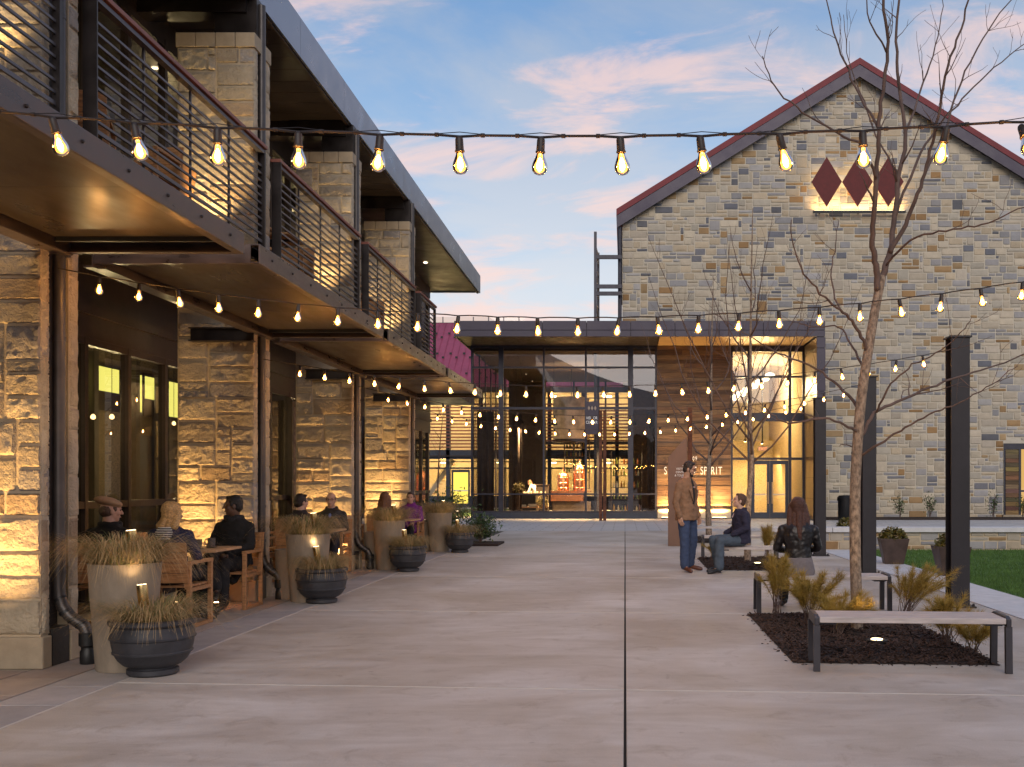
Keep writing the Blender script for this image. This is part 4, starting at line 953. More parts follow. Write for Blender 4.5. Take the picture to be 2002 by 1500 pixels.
# ------------------------------------------------------------------ bare trees
def limb_tube(mb, pts, r0, r1, seg):
    n = len(pts); mb.tube(pts, [r0 + (r1 - r0) * (i / (n - 1)) ** .8 for i in range(n)], seg)
def smooth_path(P, sub=4):
    P = [Vector(p) for p in P]; out = []
    for i in range(len(P) - 1):
        p0, p1, p2, p3 = P[max(i-1, 0)], P[i], P[i+1], P[min(i+2, len(P)-1)]
        for k in range(sub):
            t = k / sub; out.append(.5 * ((2*p1) + (p2-p0)*t + (2*p0-5*p1+4*p2-p3)*t*t + (3*p1-p0-3*p2+p3)*t*t*t))
    out.append(P[-1]); return out
def twigs(mb, path, r0, r1, q, depth, dens, L, up=.35, lo=.25):
    n = len(path); tot = sum((path[i+1]-path[i]).length for i in range(n-1)); cnt = max(1, int(tot * dens))
    for _ in range(cnt):
        f = q.uniform(lo, 1.0); i = min(n - 2, int(f * (n - 1))); p = path[i]; d = (path[i+1] - path[i]).normalized()
        a = Vector((q.gauss(0, 1), q.gauss(0, 1), q.gauss(0, .6))); a = (a - d * a.dot(d)).normalized()
        dr = (d * q.uniform(.5, 1.0) + a * q.uniform(.55, 1.0) + Vector((0, 0, up))).normalized()
        l = L * q.uniform(.45, 1.15) * (1.15 - .6 * f); r = max(.0022, (r0 + (r1 - r0) * f) * q.uniform(.35, .6))
        pts = [p]; cur = p.copy(); dd = dr.copy(); st = max(4, int(l / .10))
        for s in range(st):
            dd = (dd + Vector((q.gauss(0, .16), q.gauss(0, .16), q.gauss(.05, .13)))).normalized(); cur = cur + dd * l / st; pts.append(cur.copy())
        limb_tube(mb, pts, r, .0017, 5 if r > .006 else 4)
        if depth > 1 and l > .2: twigs(mb, pts, r, .0015, q, depth - 1, dens * 1.15, L * .55, up, .2)
# nearest tree
t1 = empty('bare_tree', (2.25, 9.9, 0), 'nearest bare tree with leaning speckled trunk, wide limbs reaching past the steel posts', 'tree', 'bare trees in the mulch beds')
q = random.Random(101)
def TP(L): return smooth_path([at(x, y, 9.9 + d) for x, y, d in L], 5)
tr = TP([(1675, 1238, 0), (1675, 1190, 0), (1672, 1080, 0), (1672, 960, .02), (1677, 860, .02), (1685, 770, .03), (1697, 690, .05), (1710, 610, .06), (1724, 540, .08)])
mb = MB(); n = len(tr); mb.tube([tr[0] - Vector((0, 0, .12))] + tr, [.075] + [.058 + (.043 - .058) * (i / (n - 1)) + (.012 if i < 2 else 0) for i in range(n)], 16); mb.build('trunk', M['bark'], t1, smooth=True, sharp=0)
LIMB = [([(1716, 570, .06), (1712, 520, 0), (1706, 470, -.1), (1710, 400, -.25), (1717, 300, -.4), (1722, 200, -.5), (1735, 100, -.6), (1728, 0, -.75), (1735, -90, -.8)], .034, .010),
        ([(1722, 545, .08), (1738, 500, .15), (1748, 440, .25), (1758, 340, .3), (1770, 260, .4), (1757, 160, .5), (1752, 60, .5), (1765, -60, .6)], .036, .010),
        ([(1740, 495, .15), (1768, 440, .1), (1795, 380, 0), (1815, 310, -.1), (1835, 230, -.3), (1852, 130, -.5), (1885, 40, -.6), (1900, -60, -.7)], .026, .007),
        ([(1805, 345, 0), (1850, 250, .2), (1880, 160, .4), (1930, 60, .5), (1985, -10, .6)], .015, .005),
        ([(1752, 420, .25), (1800, 300, .5), (1850, 230, .8), (1905, 170, 1.0), (1970, 110, 1.1), (2030, 70, 1.2)], .016, .004),
        ([(1712, 350, -.35), (1690, 290, -.6), (1640, 260, -.8), (1570, 220, -1.0), (1515, 170, -1.1), (1492, 110, -1.2)], .016, .004),
        ([(1718, 250, -.45), (1672, 170, -.2), (1640, 90, -.1), (1620, 20, 0), (1605, -60, 0)], .014, .004),
        ([(1735, 100, -.6), (1700, 40, -.8), (1690, -40, -.9)], .010, .004),
        ([(1770, 260, .4), (1800, 180, .7), (1830, 90, 1.0), (1845, 0, 1.2)], .014, .004),
        ([(1697, 690, .05), (1680, 650, -.1), (1655, 615, -.3), (1620, 590, -.5), (1580, 545, -.7), (1553, 490, -.8), (1545, 430, -.9)], .020, .004),
        ([(1640, 605, -.4), (1625, 540, -.2), (1632, 480, -.1), (1640, 430, 0)], .010, .003),
        ([(1690, 725, .04), (1668, 680, .3), (1640, 640, .5), (1600, 640, .7), (1560, 632, .9)], .014, .004),
        ([(1681, 800, .03), (1640, 755, .4), (1585, 715, .7), (1520, 690, 1.0), (1440, 640, 1.3), (1390, 610, 1.5)], .018, .003),
        ([(1678, 845, .02), (1650, 830, -.2), (1600, 818, -.35), (1540, 828, -.45), (1500, 800, -.6), (1470, 775, -.7)], .016, .003),
        ([(1684, 852, .02), (1706, 812, .1), (1730, 795, .2), (1790, 770, .4), (1860, 742, .6), (1930, 720, .8), (2010, 690, 1.0)], .021, .007),
        ([(1712, 806, .1), (1735, 760, -.1), (1775, 720, -.2), (1830, 690, -.4), (1880, 650, -.6), (1900, 620, -.7)], .012, .003),
        ([(1684, 890, .02), (1720, 868, -.15), (1770, 835, -.3), (1830, 805, -.5), (1880, 785, -.6), (1940, 750, -.8), (1990, 715, -.9)], .015, .003),
        ([(1676, 880, .0), (1655, 870, .1), (1640, 872, .15)], .008, .003),
        ([(1730, 520, .1), (1780, 470, -.3), (1850, 450, -.6), (1920, 440, -.8), (1990, 410, -1.0), (2040, 380, -1.1)], .013, .004),
        ([(1758, 340, .3), (1720, 280, .6), (1690, 200, .8), (1660, 120, .9), (1650, 30, 1.0)], .012, .003)]
br = MB()
for L, r0, r1 in LIMB:
    p = TP(L); p = [v + Vector((q.gauss(0, .006), q.gauss(0, .008), q.gauss(0, .006))) for v in p]; limb_tube(br, p, r0, r1, 8)
    twigs(br, p, r0, r1, q, 2, 2.4, .62, .3, .35)
br.build('branches', M['twig'], t1, smooth=True, sharp=0)
def vase_tree(loc, hgt, r0, fork, seed, lb, nl):
    t = empty('bare_tree', loc, lb, 'tree', 'bare trees in the mulch beds'); q = random.Random(seed); L0 = Vector(loc)
    tp = smooth_path([L0 + Vector((0, 0, -.08)), L0 + Vector((q.gauss(0, .015), 0, fork * .35)), L0 + Vector((q.gauss(0, .03), 0, fork * .7)), L0 + Vector((q.gauss(.02, .03), 0, fork)), L0 + Vector((.06, 0, hgt * .7)), L0 + Vector((.10, .05, hgt))], 5)
    n = len(tp); m = MB(); m.tube(tp, [r0 * (1 - .93 * (i / (n-1))) + .003 for i in range(n)], 12); m.build('trunk', M['bark'], t, smooth=True, sharp=0)
    b = MB()
    for k in range(nl):
        f = .40 + .5 * k / nl; i = min(n - 2, int(f * (n - 1))); p = tp[i]; az = k * 2.4 + q.uniform(-.4, .4); out = Vector((math.cos(az), math.sin(az), 0)); l = (hgt - p.z) * q.uniform(.75, 1.0)
        pts = [p]; cur = p.copy()
        for s in range(8):
            g = s / 8; dd = (out * (1.0 - .45 * g) * .62 + Vector((q.gauss(0, .12), q.gauss(0, .12), .62 + .7 * g))).normalized(); cur = cur + dd * l / 8; pts.append(cur.copy())
        limb_tube(b, pts, max(.008, r0 * .42 * (1 - .5 * f)), .003, 6); twigs(b, pts, .014, .003, q, 2, 3.0, .75, .5, .2)
    b.build('branches', M['twig'], t, smooth=True, sharp=0)
    return t
vase_tree((2.24, 18.7, 0), 6.5, .065, 2.6, 8, 'slim bare tree behind the man in the navy fleece', 13)
vase_tree((2.22, 27.0, 0), 6.6, .085, 2.7, 17, 'farthest thin bare tree in front of the timber wall letters', 12)
# ------------------------------------------------------------------ feathery golden perennials in the beds
def feather(loc, seed, h, spread, stems, lb, lean=(0, 0)):
    q = random.Random(seed); t = empty('golden_bush', loc, lb, 'plant', 'feathery golden plants in the mulch beds'); st = MB(); V = []
    for _ in range(stems):
        az = q.uniform(0, 6.283); sp = spread * q.random() ** .6; tip = Vector((math.cos(az) * sp + lean[0], math.sin(az) * sp + lean[1], h * q.uniform(.6, 1.05)))
        base = Vector((q.gauss(0, .03), q.gauss(0, .03), .01)); mid = base.lerp(tip, .5) + Vector((0, 0, h * .12)); P = smooth_path([base, mid, tip], 5); st.tube(P, [.0035 - .0025 * i / (len(P)-1) for i in range(len(P))], 4)
        for k in range(250):
            f = .38 + .62 * q.random(); i = min(len(P) - 2, int(f * (len(P) - 1))); p = P[i].lerp(P[i+1], q.random()); d = (P[i+1] - P[i]).normalized()
            a = (d * q.uniform(.5, 1.0) + Vector((q.gauss(0, .6), q.gauss(0, .6), q.gauss(.1, .5)))).normalized(); l = q.uniform(.05, .12); wv = a.cross(Vector((q.gauss(0, 1), q.gauss(0, 1), q.gauss(0, 1)))).normalized() * .0015
            V.append([p - wv, p + wv, p + a * l])
    st.build('stems', M['twig'], t, local=True); o = tri_mesh('needles', V, M['gold_leaf'], t); return t
feather((1.62, 11.0, .03), 1, .62, .20, 22, 'upright golden feathery bush under the end of the bench holding the seated woman')
feather((1.86, 10.3, .03), 2, .50, .32, 33, 'widest golden bush on the mulch beside the nearest trunk', (.05, -.05))
feather((1.98, 9.6, .03), 3, .36, .32, 30, 'low olive-gold bush just behind the empty front bench', (.1, 0))
feather((2.98, 10.9, .02), 4, .52, .36, 36, 'golden bush leaning out beside the foremost steel post', (.22, .05))
feather((2.84, 9.0, .03), 5, .40, .26, 30, 'golden bush at the bed corner under the empty front bench', (.05, 0))
feather((2.92, 8.55, .03), 6, .26, .18, 15, 'small wispy golden plant beside the front bench leg')
feather((2.70, 19.4, .03), 7, .62, .22, 24, 'golden upright bush in the middle bed beside the black jacket elbow')
feather((1.62, 18.9, .03), 8, .36, .24, 18, 'low golden plant under the bench behind the navy fleece man')
# ------------------------------------------------------------------ square planters, bin, seat wall, shrubs
def leaf_mound(name, parent, c, rx, ry, rz, n, m, q, ls=.035):
    V = []
    for _ in range(n):
        d = Vector((q.gauss(0, 1), q.gauss(0, 1), abs(q.gauss(0, 1)))).normalized() * q.uniform(.7, 1.05); p = Vector((c[0] + d.x * rx, c[1] + d.y * ry, c[2] + d.z * rz))
        a = Vector((q.gauss(0, 1), q.gauss(0, 1), q.gauss(.3, .6))).normalized() * ls * q.uniform(.6, 1.2); b = a.cross(Vector((q.gauss(0, .4), q.gauss(0, .4), 1))).normalized() * ls * .45
        V.append([p - a, p + b, p + a, p - b])
    return tri_mesh(name, V, m, parent, 4)
q = random.Random(31)
for k, (x, y, lb) in enumerate(((5.12, 23.6, 'tapered square bronze planter of greens close to the pale seat wall'), (4.86, 18.55, 'tapered square bronze planter half behind the middle steel post'), (5.16, 16.2, 'tapered square bronze planter on the lawn edge half behind the foremost steel post'))):
    p = empty('square_planter', (x, y, .004), lb, 'planter', 'square planters along the lawn'); a, b, h = .165, .255, .46
    V = []
    m = MB(); m.add([(-a,-a,0),(a,-a,0),(a,a,0),(-a,a,0),(-b,-b,h),(b,-b,h),(b,b,h),(-b,b,h),(-b+.025,-b+.025,h),(b-.025,-b+.025,h),(b-.025,b-.025,h),(-b+.025,b-.025,h),(-b+.04,-b+.04,h-.05),(b-.04,-b+.04,h-.05),(b-.04,b-.04,h-.05),(-b+.04,b-.04,h-.05)],
        [(0,3,2,1),(0,1,5,4),(1,2,6,5),(2,3,7,6),(3,0,4,7),(4,5,9,8),(5,6,10,9),(6,7,11,10),(7,4,8,11),(8,9,13,12),(9,10,14,13),(10,11,15,14),(11,8,12,15),(12,13,14,15)])
    m.build('pot', M['planter_sq'], p, local=True, bevel=.004); p.rotation_euler = (0, 0, R(-12 + 5 * k))
    leaf_mound('foliage', p, (0, 0, h - .04), .25, .25, .24, 620, M['leaf_y'], q, .045); leaf_mound('flowers', p, (0, 0, h - .03), .24, .24, .25, 90, M['gold_leaf'], q, .02)
bn = MB().lathe([(.27, 0), (.29, .03), (.30, .78), (.32, .80), (.33, .90), (.26, .98), (.10, 1.0)], (at(1653, 0, 40.6).x, 40.6, 0), 22).build('litter_bin', M['black'], None, smooth=True); tag(bn, 'round black litter bin against the stone gable wall', 'bin')
MB().lathe([(.335, 0), (.335, .03)], (at(1653, 0, 40.6).x, 40.6, .78), 22).build('rim', M['black'], bn, smooth=True)
mbd = MB().box(7.9, 26, 41.0, GY - .01, -.02, .03).build('wall_border', M['mulch']); tag(mbd, 'dark mulch border along the foot of the stone gable wall', 'mulch', kind='stuff')
sw_ = empty('seat_wall', (7, 22.6, 0), 'low stone seat wall with pale slab top at the back of the lawn', 'wall')
box('core', M['mortar'], sw_, 3.12, 13, 22.52, 22.92, -.02, .38)
x = 3.06
while x < 13: MB().box(x, x + 1.49, 22.44, 22.98, .385, .49).build('cap_slab', M['sidewalk'], sw_, bevel=.008); x += 1.5
q = random.Random(12)
for rc in ashlar(9.9, .38, .10, .095, [(3, 2, 3), (4, 2, 3), (3, 1, 2), (4, 1, 2), (2, 2, 2)], q):
    m = MB(); c = q.choice(CREAM + GREY + OCH + GREY); stone_piece(m, rc, Vector((3.1, 22.52, 0)), UX, UZ, -UY, q, 5, 4, .014, .02, .014, tuple(k * .8 for k in c)); m.build('stone', M['stone_far'], sw_, smooth=True)
def shrub(loc, h, w, n, m, lb, seed, name='wall_shrub', ls=.05, grp=None):
    q = random.Random(seed); t = empty(name, loc, lb, 'shrub', grp); st = MB(); V = []
    for k in range(9):
        az = q.uniform(0, 6.28); tip = Vector((math.cos(az) * w * q.random(), math.sin(az) * w * q.random(), h * q.uniform(.7, 1))); st.tube(smooth_path([Vector((0, 0, 0)), tip * .5 + Vector((0, 0, h * .1)), tip], 3), .008, 5)
        for _ in range(n // 9):
            p = tip * q.uniform(.4, 1.05) + Vector((q.gauss(0, w * .28), q.gauss(0, w * .28), q.gauss(0, h * .1))); a = Vector((q.gauss(0, 1), q.gauss(0, 1), q.gauss(.2, .7))).normalized() * ls; b = a.cross(Vector((q.gauss(0, .5), q.gauss(0, .5), 1))).normalized() * ls * .42
            V.append([p - a, p + b, p + a, p - b])
    st.build('stem', M['twig'], t, local=True); tri_mesh('foliage', V, m, t, 4); return t
for k, xp in enumerate((1760, 1818, 1942, 2000)):
    shrub((at(xp, 0, 42.2).x, 42.2, .03), (.92, 1.0, 1.0, .95)[k], .30, 260, M['leaf'], 'small rounded evergreen shrub in the border against the stone gable wall', 40 + k, grp='shrubs along the gable wall')
shrub((-4.15, 24.1, 0), 1.15, .62, 1700, M['leaf'], 'tall dark leafy shrub behind the last buff pot', 51, 'leafy_shrub', .045)
shrub((-3.45, 24.4, 0), .72, .52, 1500, M['leaf'], 'low spreading dark green shrub beside the last black pot', 52, 'leafy_shrub', .045)
mb2 = MB().box(-4.7, -2.95, 23.7, 25.0, 0.002, .05).build('shrub_bed', M['mulch']); tag(mb2, 'small mulch bed under the leafy shrubs at the terrace end', 'mulch', kind='stuff')
bt = empty('bare_sapling', (-6.2, 36, 0), 'thin leafless sapling between the cafe building and the pavilion', 'tree'); q = random.Random(61); m = MB()
P = smooth_path([(-6.6, 36, 0), (-6.58, 36, 1.6), (-6.5, 36, 3.0), (-6.35, 36, 4.3)], 4); m.tube(P, [.035 - .03 * i / (len(P)-1) for i in range(len(P))], 8); m.build('trunk', M['twig'], bt, smooth=True); m = MB(); twigs(m, P, .03, .005, q, 2, 4, 1.2, .5, .3); m.build('branches', M['twig'], bt)
# ------------------------------------------------------------------ sign blade and rusted posts
sb = empty('sign_blade', (1.25, 23.8, 0), 'brown angled-top steel sign plate reading VISITOR CENTER and TOURS', 'sign')
MB().prism([(1.0, 23.78, 0), (1.44, 23.78, 0), (1.44, 23.78, 2.56), (1.0, 23.78, 2.06)], (0, .06, 0)).build('plate', M['corten'], sb, bevel=.004)
MB().box(1.46, 1.56, 23.75, 23.87, 0, 3.22).build('post', M['rust'], sb, bevel=.004)
for k, s in enumerate(('VISITOR', 'CENTER', '& TOURS')): text('lettering', s, M['white'], sb, (1.41, 23.775, 1.775 - .077 * k), .068, (R(90), 0, 0), 'RIGHT', .002, .92)
MB().prism([(1.335, 23.772, 1.87), (1.375, 23.772, 1.905), (1.415, 23.772, 1.87), (1.402, 23.772, 1.862), (1.375, 23.772, 1.887), (1.348, 23.772, 1.862)], (0, .006, 0)).build('arrow', M['white'], sb)
tp_ = empty('rusted_posts', (-.9, 40.2, 0), 'pair of tall rusted steel sign posts in front of the pavilion glass', 'sign')
for xa, xb in ((-1.02, -.90), (-.86, -.74)): MB().box(xa, xb, 40.15, 40.28, 0, 4.32).build('post', M['rust'], tp_, bevel=.004)
MB().box(-1.55, -1.04, 40.18, 40.24, 3.40, 4.68).build('sign_plate', M['panel'], tp_, bevel=.004); MB().box(-1.05, -.74, 40.19, 40.23, 3.9, 4.0).build('tie', M['rust'], tp_)
for k, s in enumerate(('VISITOR', 'CENTER')): text('lettering', s, M['white'], tp_, (-1.08, 40.17, 3.98 - .17 * k), .16, (R(90), 0, 0), 'RIGHT', .003, .78)
for k in range(3):
    cx_ = -1.42 + k * .125; MB().prism([(cx_ - .05, 40.165, 4.42), (cx_, 40.165, 4.33), (cx_ + .05, 40.165, 4.42), (cx_, 40.165, 4.51)], (0, .01, 0)).build('diamond', mat('dull_emblem', (.3, .22, .16), .5) if k == 0 else bpy.data.materials['dull_emblem'], tp_)
MB().box(-1.0, -.76, 40.1, 40.33, 0, .02).build('base_plate', M['rust'], tp_)
# ================================================================== STRING LIGHTS
def bulb_mat():
    m = bpy.data.materials.new('amber_bulb_glass'); m.use_nodes = True; t = m.node_tree; t.nodes.clear()
    e = N(t, 'ShaderNodeEmission'); e.inputs[0].default_value = (1, .34, .035, 1); e.inputs[1].default_value = 3.4
    tr = N(t, 'ShaderNodeBsdfTransparent'); tr.inputs[0].default_value = (1, .9, .7, 1); gl = N(t, 'ShaderNodeBsdfGlossy'); gl.inputs['Roughness'].default_value = .05
    lw = N(t, 'ShaderNodeLayerWeight'); lw.inputs[0].default_value = .35
    ad = N(t, 'ShaderNodeMixShader'); ad.inputs[0].default_value = .78; t.links.new(tr.outputs[0], ad.inputs[1]); t.links.new(e.outputs[0], ad.inputs[2])
    f = N(t, 'ShaderNodeFresnel'); f.inputs[0].default_value = 1.45; mx = N(t, 'ShaderNodeMixShader'); t.links.new(f.outputs[0], mx.inputs[0]); t.links.new(ad.outputs[0], mx.inputs[1]); t.links.new(gl.outputs[0], mx.inputs[2])
    o = N(t, 'ShaderNodeOutputMaterial'); t.links.new(mx.outputs[0], o.inputs[0]); return m
M['bulb'] = bulb_mat(); M['filament'] = emis('glowing_filament', (1, .46, .11), 700); M['rubber'] = mat('black_rubber_socket', (.022, .015, .012), .5, var=.1)
bulb_me = MB().lathe([(.0145, 0), (.0155, -.010), (.022, -.026), (.0290, -.044), (.0305, -.055), (.0280, -.070), (.0175, -.082), (.002, -.0865)], (0, 0, 0), 14).mesh('bulb', M['bulb'], smooth=True, sharp=0)
fil_me = MB().lathe([(.002, -.020), (.0075, -.030), (.0105, -.046), (.0095, -.060), (.002, -.068)], (0, 0, 0), 8).mesh('filament', M['filament'], smooth=True, sharp=0)
sock_me = MB().lathe([(.007, .058), (.013, .052), (.0155, .045), (.0165, .004), (.019, .002), (.019, -.004), (.012, -.005)], (0, 0, 0), 12).mesh('socket', M['rubber'], smooth=True)
def string(y0, y1, zl, zr, sag, x_first, sp, lb, x0=-4.50, x1=3.82, zmin_shift=0):
    s = empty('string_light', (0, (y0 + y1) / 2, 2.8), lb, 'string light', 'festoon strings across the plaza'); org = s.location
    def pos(x):
        t = (x - x0) / (x1 - x0); return Vector((x, y0 + (y1 - y0) * t, zl + (zr - zl) * t - 4 * sag * t * (1 - t)))
    xs = [x_first + sp * k for k in range(int((x1 - .08 - x_first) / sp) + 1)]
    pts = []
    for x in xs:
        pts += [pos(x - .09), pos(x) + Vector((0, 0, -.006)), pos(x + .09)]
    pts = [pos(x0)] + pts + [pos(x1)]; MB().tube(pts, .0052, 6).build('cable', M['rubber'], s, smooth=True)
    lr = random.Random(int(y0 * 100))
    for x in xs:
        p = pos(x) - org; rx, ry = lr.gauss(0, .12), lr.gauss(0, .12)
        k = link('socket', sock_me, s, p + Vector((0, 0, -.062))); k.rotation_euler = (rx, ry, 0)
        b = link('bulb', bulb_me, k, (0, 0, -.004)); link('filament', fil_me, b)
        if y0 < 5: 
            for d in (-.09, .09): MB().tube([pos(x + d - .008), pos(x + d + .008)], .0085, 6).build('cable_clip', M['rubber'], s)
            MB().tube([pos(x - .09) + Vector((0, 0, .004)), pos(x) + Vector((0, 0, .012)), pos(x + .09) + Vector((0, 0, .004))], .0018, 4).build('hanger_wire', M['rubber'], s)
string(4.0, 4.0, 3.16, 3.12, .33, -2.224 - .3155 * 6, .3155, 'nearest festoon string of large amber bulbs crossing before everything else')
string(8.12, 8.0, 3.16, 3.16, .40, -4.17, .3165, 'festoon string fixed to the first stone pier with curved rain pipe')
string(12.72, 12.0, 3.00, 3.02, .38, -4.03, .3140, 'festoon string from the second stone pier to the foremost steel post')
string(17.25, 16.45, 3.09, 3.05, .50, -3.98, .3125, 'festoon string from the third stone pier to the middle steel post')
string(21.8, 20.6, 3.06, 3.14, .52, -3.98, .3135, 'festoon string from the fourth stone pier to the post before the pavilion portal')
# ================================================================== TERRACE: POTS, GRASSES, LIGHTS, FURNITURE
def grass_tuft(name, loc, lb, seed, r, h, n, reach, tan=.6, up=.5):
    q = np.random.default_rng(seed); t = empty(name, loc, lb, 'plant', 'dry grasses in the terrace pots')
    for part, m, frac in (('dry_blades', M['grass_tan'], tan), ('green_blades', M['grass_green'], 1 - tan)):
        k = int(n * frac); az = q.random(k) * 6.283; rr = r * np.sqrt(q.random(k)); oa = az + q.normal(0, .55, k)
        L = h * (.6 + .8 * q.random(k)); out = reach * (.25 + .9 * q.random(k)) * (1.15 if part[0] == 'd' else .8); S = 7; pts = []; bend = (1.7 + 1.8 * q.random(k)) if part[0] == 'd' else (1.3 + 1.2 * q.random(k))
        for s in range(S + 1):
            f = s / S; z = L * np.sin(f * bend) * .62 * (up + .5)
            x = np.cos(az) * rr + np.cos(oa) * out * f ** .95 + q.normal(0, .004, k); y = np.sin(az) * rr + np.sin(oa) * out * f ** .95 + q.normal(0, .004, k); pts.append(np.stack([x, y, z], 1))
        wv = np.stack([-np.sin(oa), np.cos(oa), np.zeros(k)], 1) * .0022; V = []
        for s in range(S):
            w0, w1 = wv * (1 - s / S * .8), wv * (1 - (s + 1) / S * .8); V.append(np.stack([pts[s] - w0, pts[s] + w0, pts[s+1] + w1, pts[s+1] - w1], 1))
        tri_mesh(part, np.concatenate(V), m, t, 4)
    return t
tall_prof = [(.205, 0), (.21, .01), (.265, .80), (.268, .83), (.24, .83), (.235, .76)]
short_prof = [(.17, 0), (.175, .01), (.205, .60), (.208, .62), (.185, .62), (.18, .56)]
black_prof = [(.17, 0), (.185, .012), (.185, .045), (.165, .053), (.165, .06), (.21, .082), (.247, .118), (.272, .162), (.285, .170), (.287, .180), (.280, .188), (.291, .235), (.295, .272), (.307, .280), (.309, .291), (.300, .30), (.296, .345), (.287, .370), (.300, .378), (.313, .392), (.313, .414), (.30, .425), (.27, .425), (.262, .36)]
def pot(name, prof, loc, m, lb, cat, grp, seg=32, soil=None):
    p = empty(name, loc, lb, cat, grp); MB().lathe(prof, (0, 0, 0), seg).build('pot', m, p, smooth=True, local=True, sharp=40)
    MB().lathe([(prof[-1][0], 0), (prof[-1][0] * .5, .012), (.002, .015)], (0, 0, prof[-1][1]), 20).build('soil', M['soil'], p, smooth=True, local=True); return p
def brass_light(loc, lb, aim, e, tilt):
    u = empty('brass_spotlight', loc, lb, 'light fixture', 'brass spotlights in the terrace pots'); d = Vector(tilt).normalized()
    MB().tube([Vector((0, 0, -.02)), Vector((0, 0, .12))], .008, 8).build('stake', M['brass'], u, local=True, smooth=True)
    b = Vector((0, 0, .12)); MB().tube([b, b + d * .02, b + d * .17], [.024, .038, .042], 14).build('barrel', M['brass'], u, local=True, smooth=True)
    MB().tube([b + d * .1702, b + d * .172], .034, 12).build('lens', emis('brass_lens', WARM2, 10), u, local=True)
    p = Vector(loc) + b + d * .20
    lamp('SPOT', 'brass_light', u, p, e, (1, .64, .30), spot_size=R(62), spot_blend=.6, shadow_soft_size=.03, aim=aim)
WHERE = ['first stone pier, where the path starts', 'second stone pier', 'third stone pier', 'fourth stone pier']
names = ['beside the first curved rain pipe', 'beside the man facing out in glasses', 'in front of the long-haired woman', 'at the terrace end by the leafy shrubs']
GP = [((-3.92, 8.02), (-3.60, 7.80)), ((-3.92, 12.65), (-3.70, 12.48)), ((-4.0, 17.35), (-3.60, 16.95)), ((-3.98, 21.95), (-3.49, 21.6))]
for i, (a, b) in enumerate(GP):
    z0 = .002
    pot('tall_pot', tall_prof, (a[0], a[1], z0), M['concrete_pot'], 'tall tapered buff concrete pot ' + names[i], 'planter', 'tall buff pots')
    pot('round_pot', black_prof, (b[0], b[1], z0), M['black_pot'], 'round ribbed charcoal pot on a foot ' + names[i], 'planter', 'round charcoal pots')
    if i: pot('short_pot', short_prof, (a[0] - .30, a[1] + .30, z0), M['concrete_pot'], 'shorter buff pot behind the tall pot ' + names[i], 'planter', 'short buff pots')
    grass_tuft('potted_grass', (a[0], a[1], .76), 'arching tan grass spilling from the tall buff pot ' + names[i], 10 + i, .17, .36, 1700, .60, .52, .5)
    grass_tuft('potted_grass', (b[0], b[1], .36), 'arching tan grass spilling from the round charcoal pot ' + names[i], 20 + i, .18, .28, 1500, .48, .52, .5)
    fy = FY[i + 1]
    brass_light((a[0] + .12, a[1] - .12, .80), 'brass cylinder spotlight in the tall buff pot ' + names[i], (FXR, fy + .3, 3.0), 12, (-.12, .05, 1))
    brass_light((b[0] - .02, b[1] - .1, .40), 'brass cylinder spotlight in the round charcoal pot ' + names[i], (FXR, fy + .3, 1.6), 1.5, (-.15, .1, 1))
# in-ground uplights washing the stone piers
for i in range(1, 5):
    y = FY[i]; off = .17 if i == 3 else .50
    for k, (x, e) in enumerate(((-5.28, 26), (-4.82, 26))):
        u = MB().lathe([(.07, 0), (.07, .045), (.055, .05), (.05, .047)], (x, y - off, .0), 16).build('pier_uplight', M['black'], None, smooth=True); tag(u, 'small black uplight at the foot of the ' + ('first', 'second', 'third', 'fourth')[i - 1] + ' stone pier', 'light fixture', 'pier uplights')
        MB().lathe([(.04, 0), (.04, .003)], (x, y - off, .049), 12).build('lens', emis('pier_lens', WARM, 14), u)
        lamp('SPOT', 'pier_wash', u, (x, y - off, .07), 120 if i == 3 else 150, (1, .56, .18), spot_size=R(76), spot_blend=1.0, shadow_soft_size=.04, aim=(x, y + .0, 2.5))
    ul = MB().lathe([(.05, 0), (.05, .04), (.035, .042)], (-5.05, y - .34, 4.335), 12).build('terrace_uplight', M['black'], None, smooth=True); tag(ul, 'small black uplight on the upper terrace below a stone pier', 'light fixture', 'terrace uplights')
    lamp('SPOT', 'terrace_wash', ul, (-5.05, y - .34, 4.40), 70, (1, .66, .28), spot_size=R(85), spot_blend=.9, shadow_soft_size=.04, aim=(-5.05, y, 6.2))
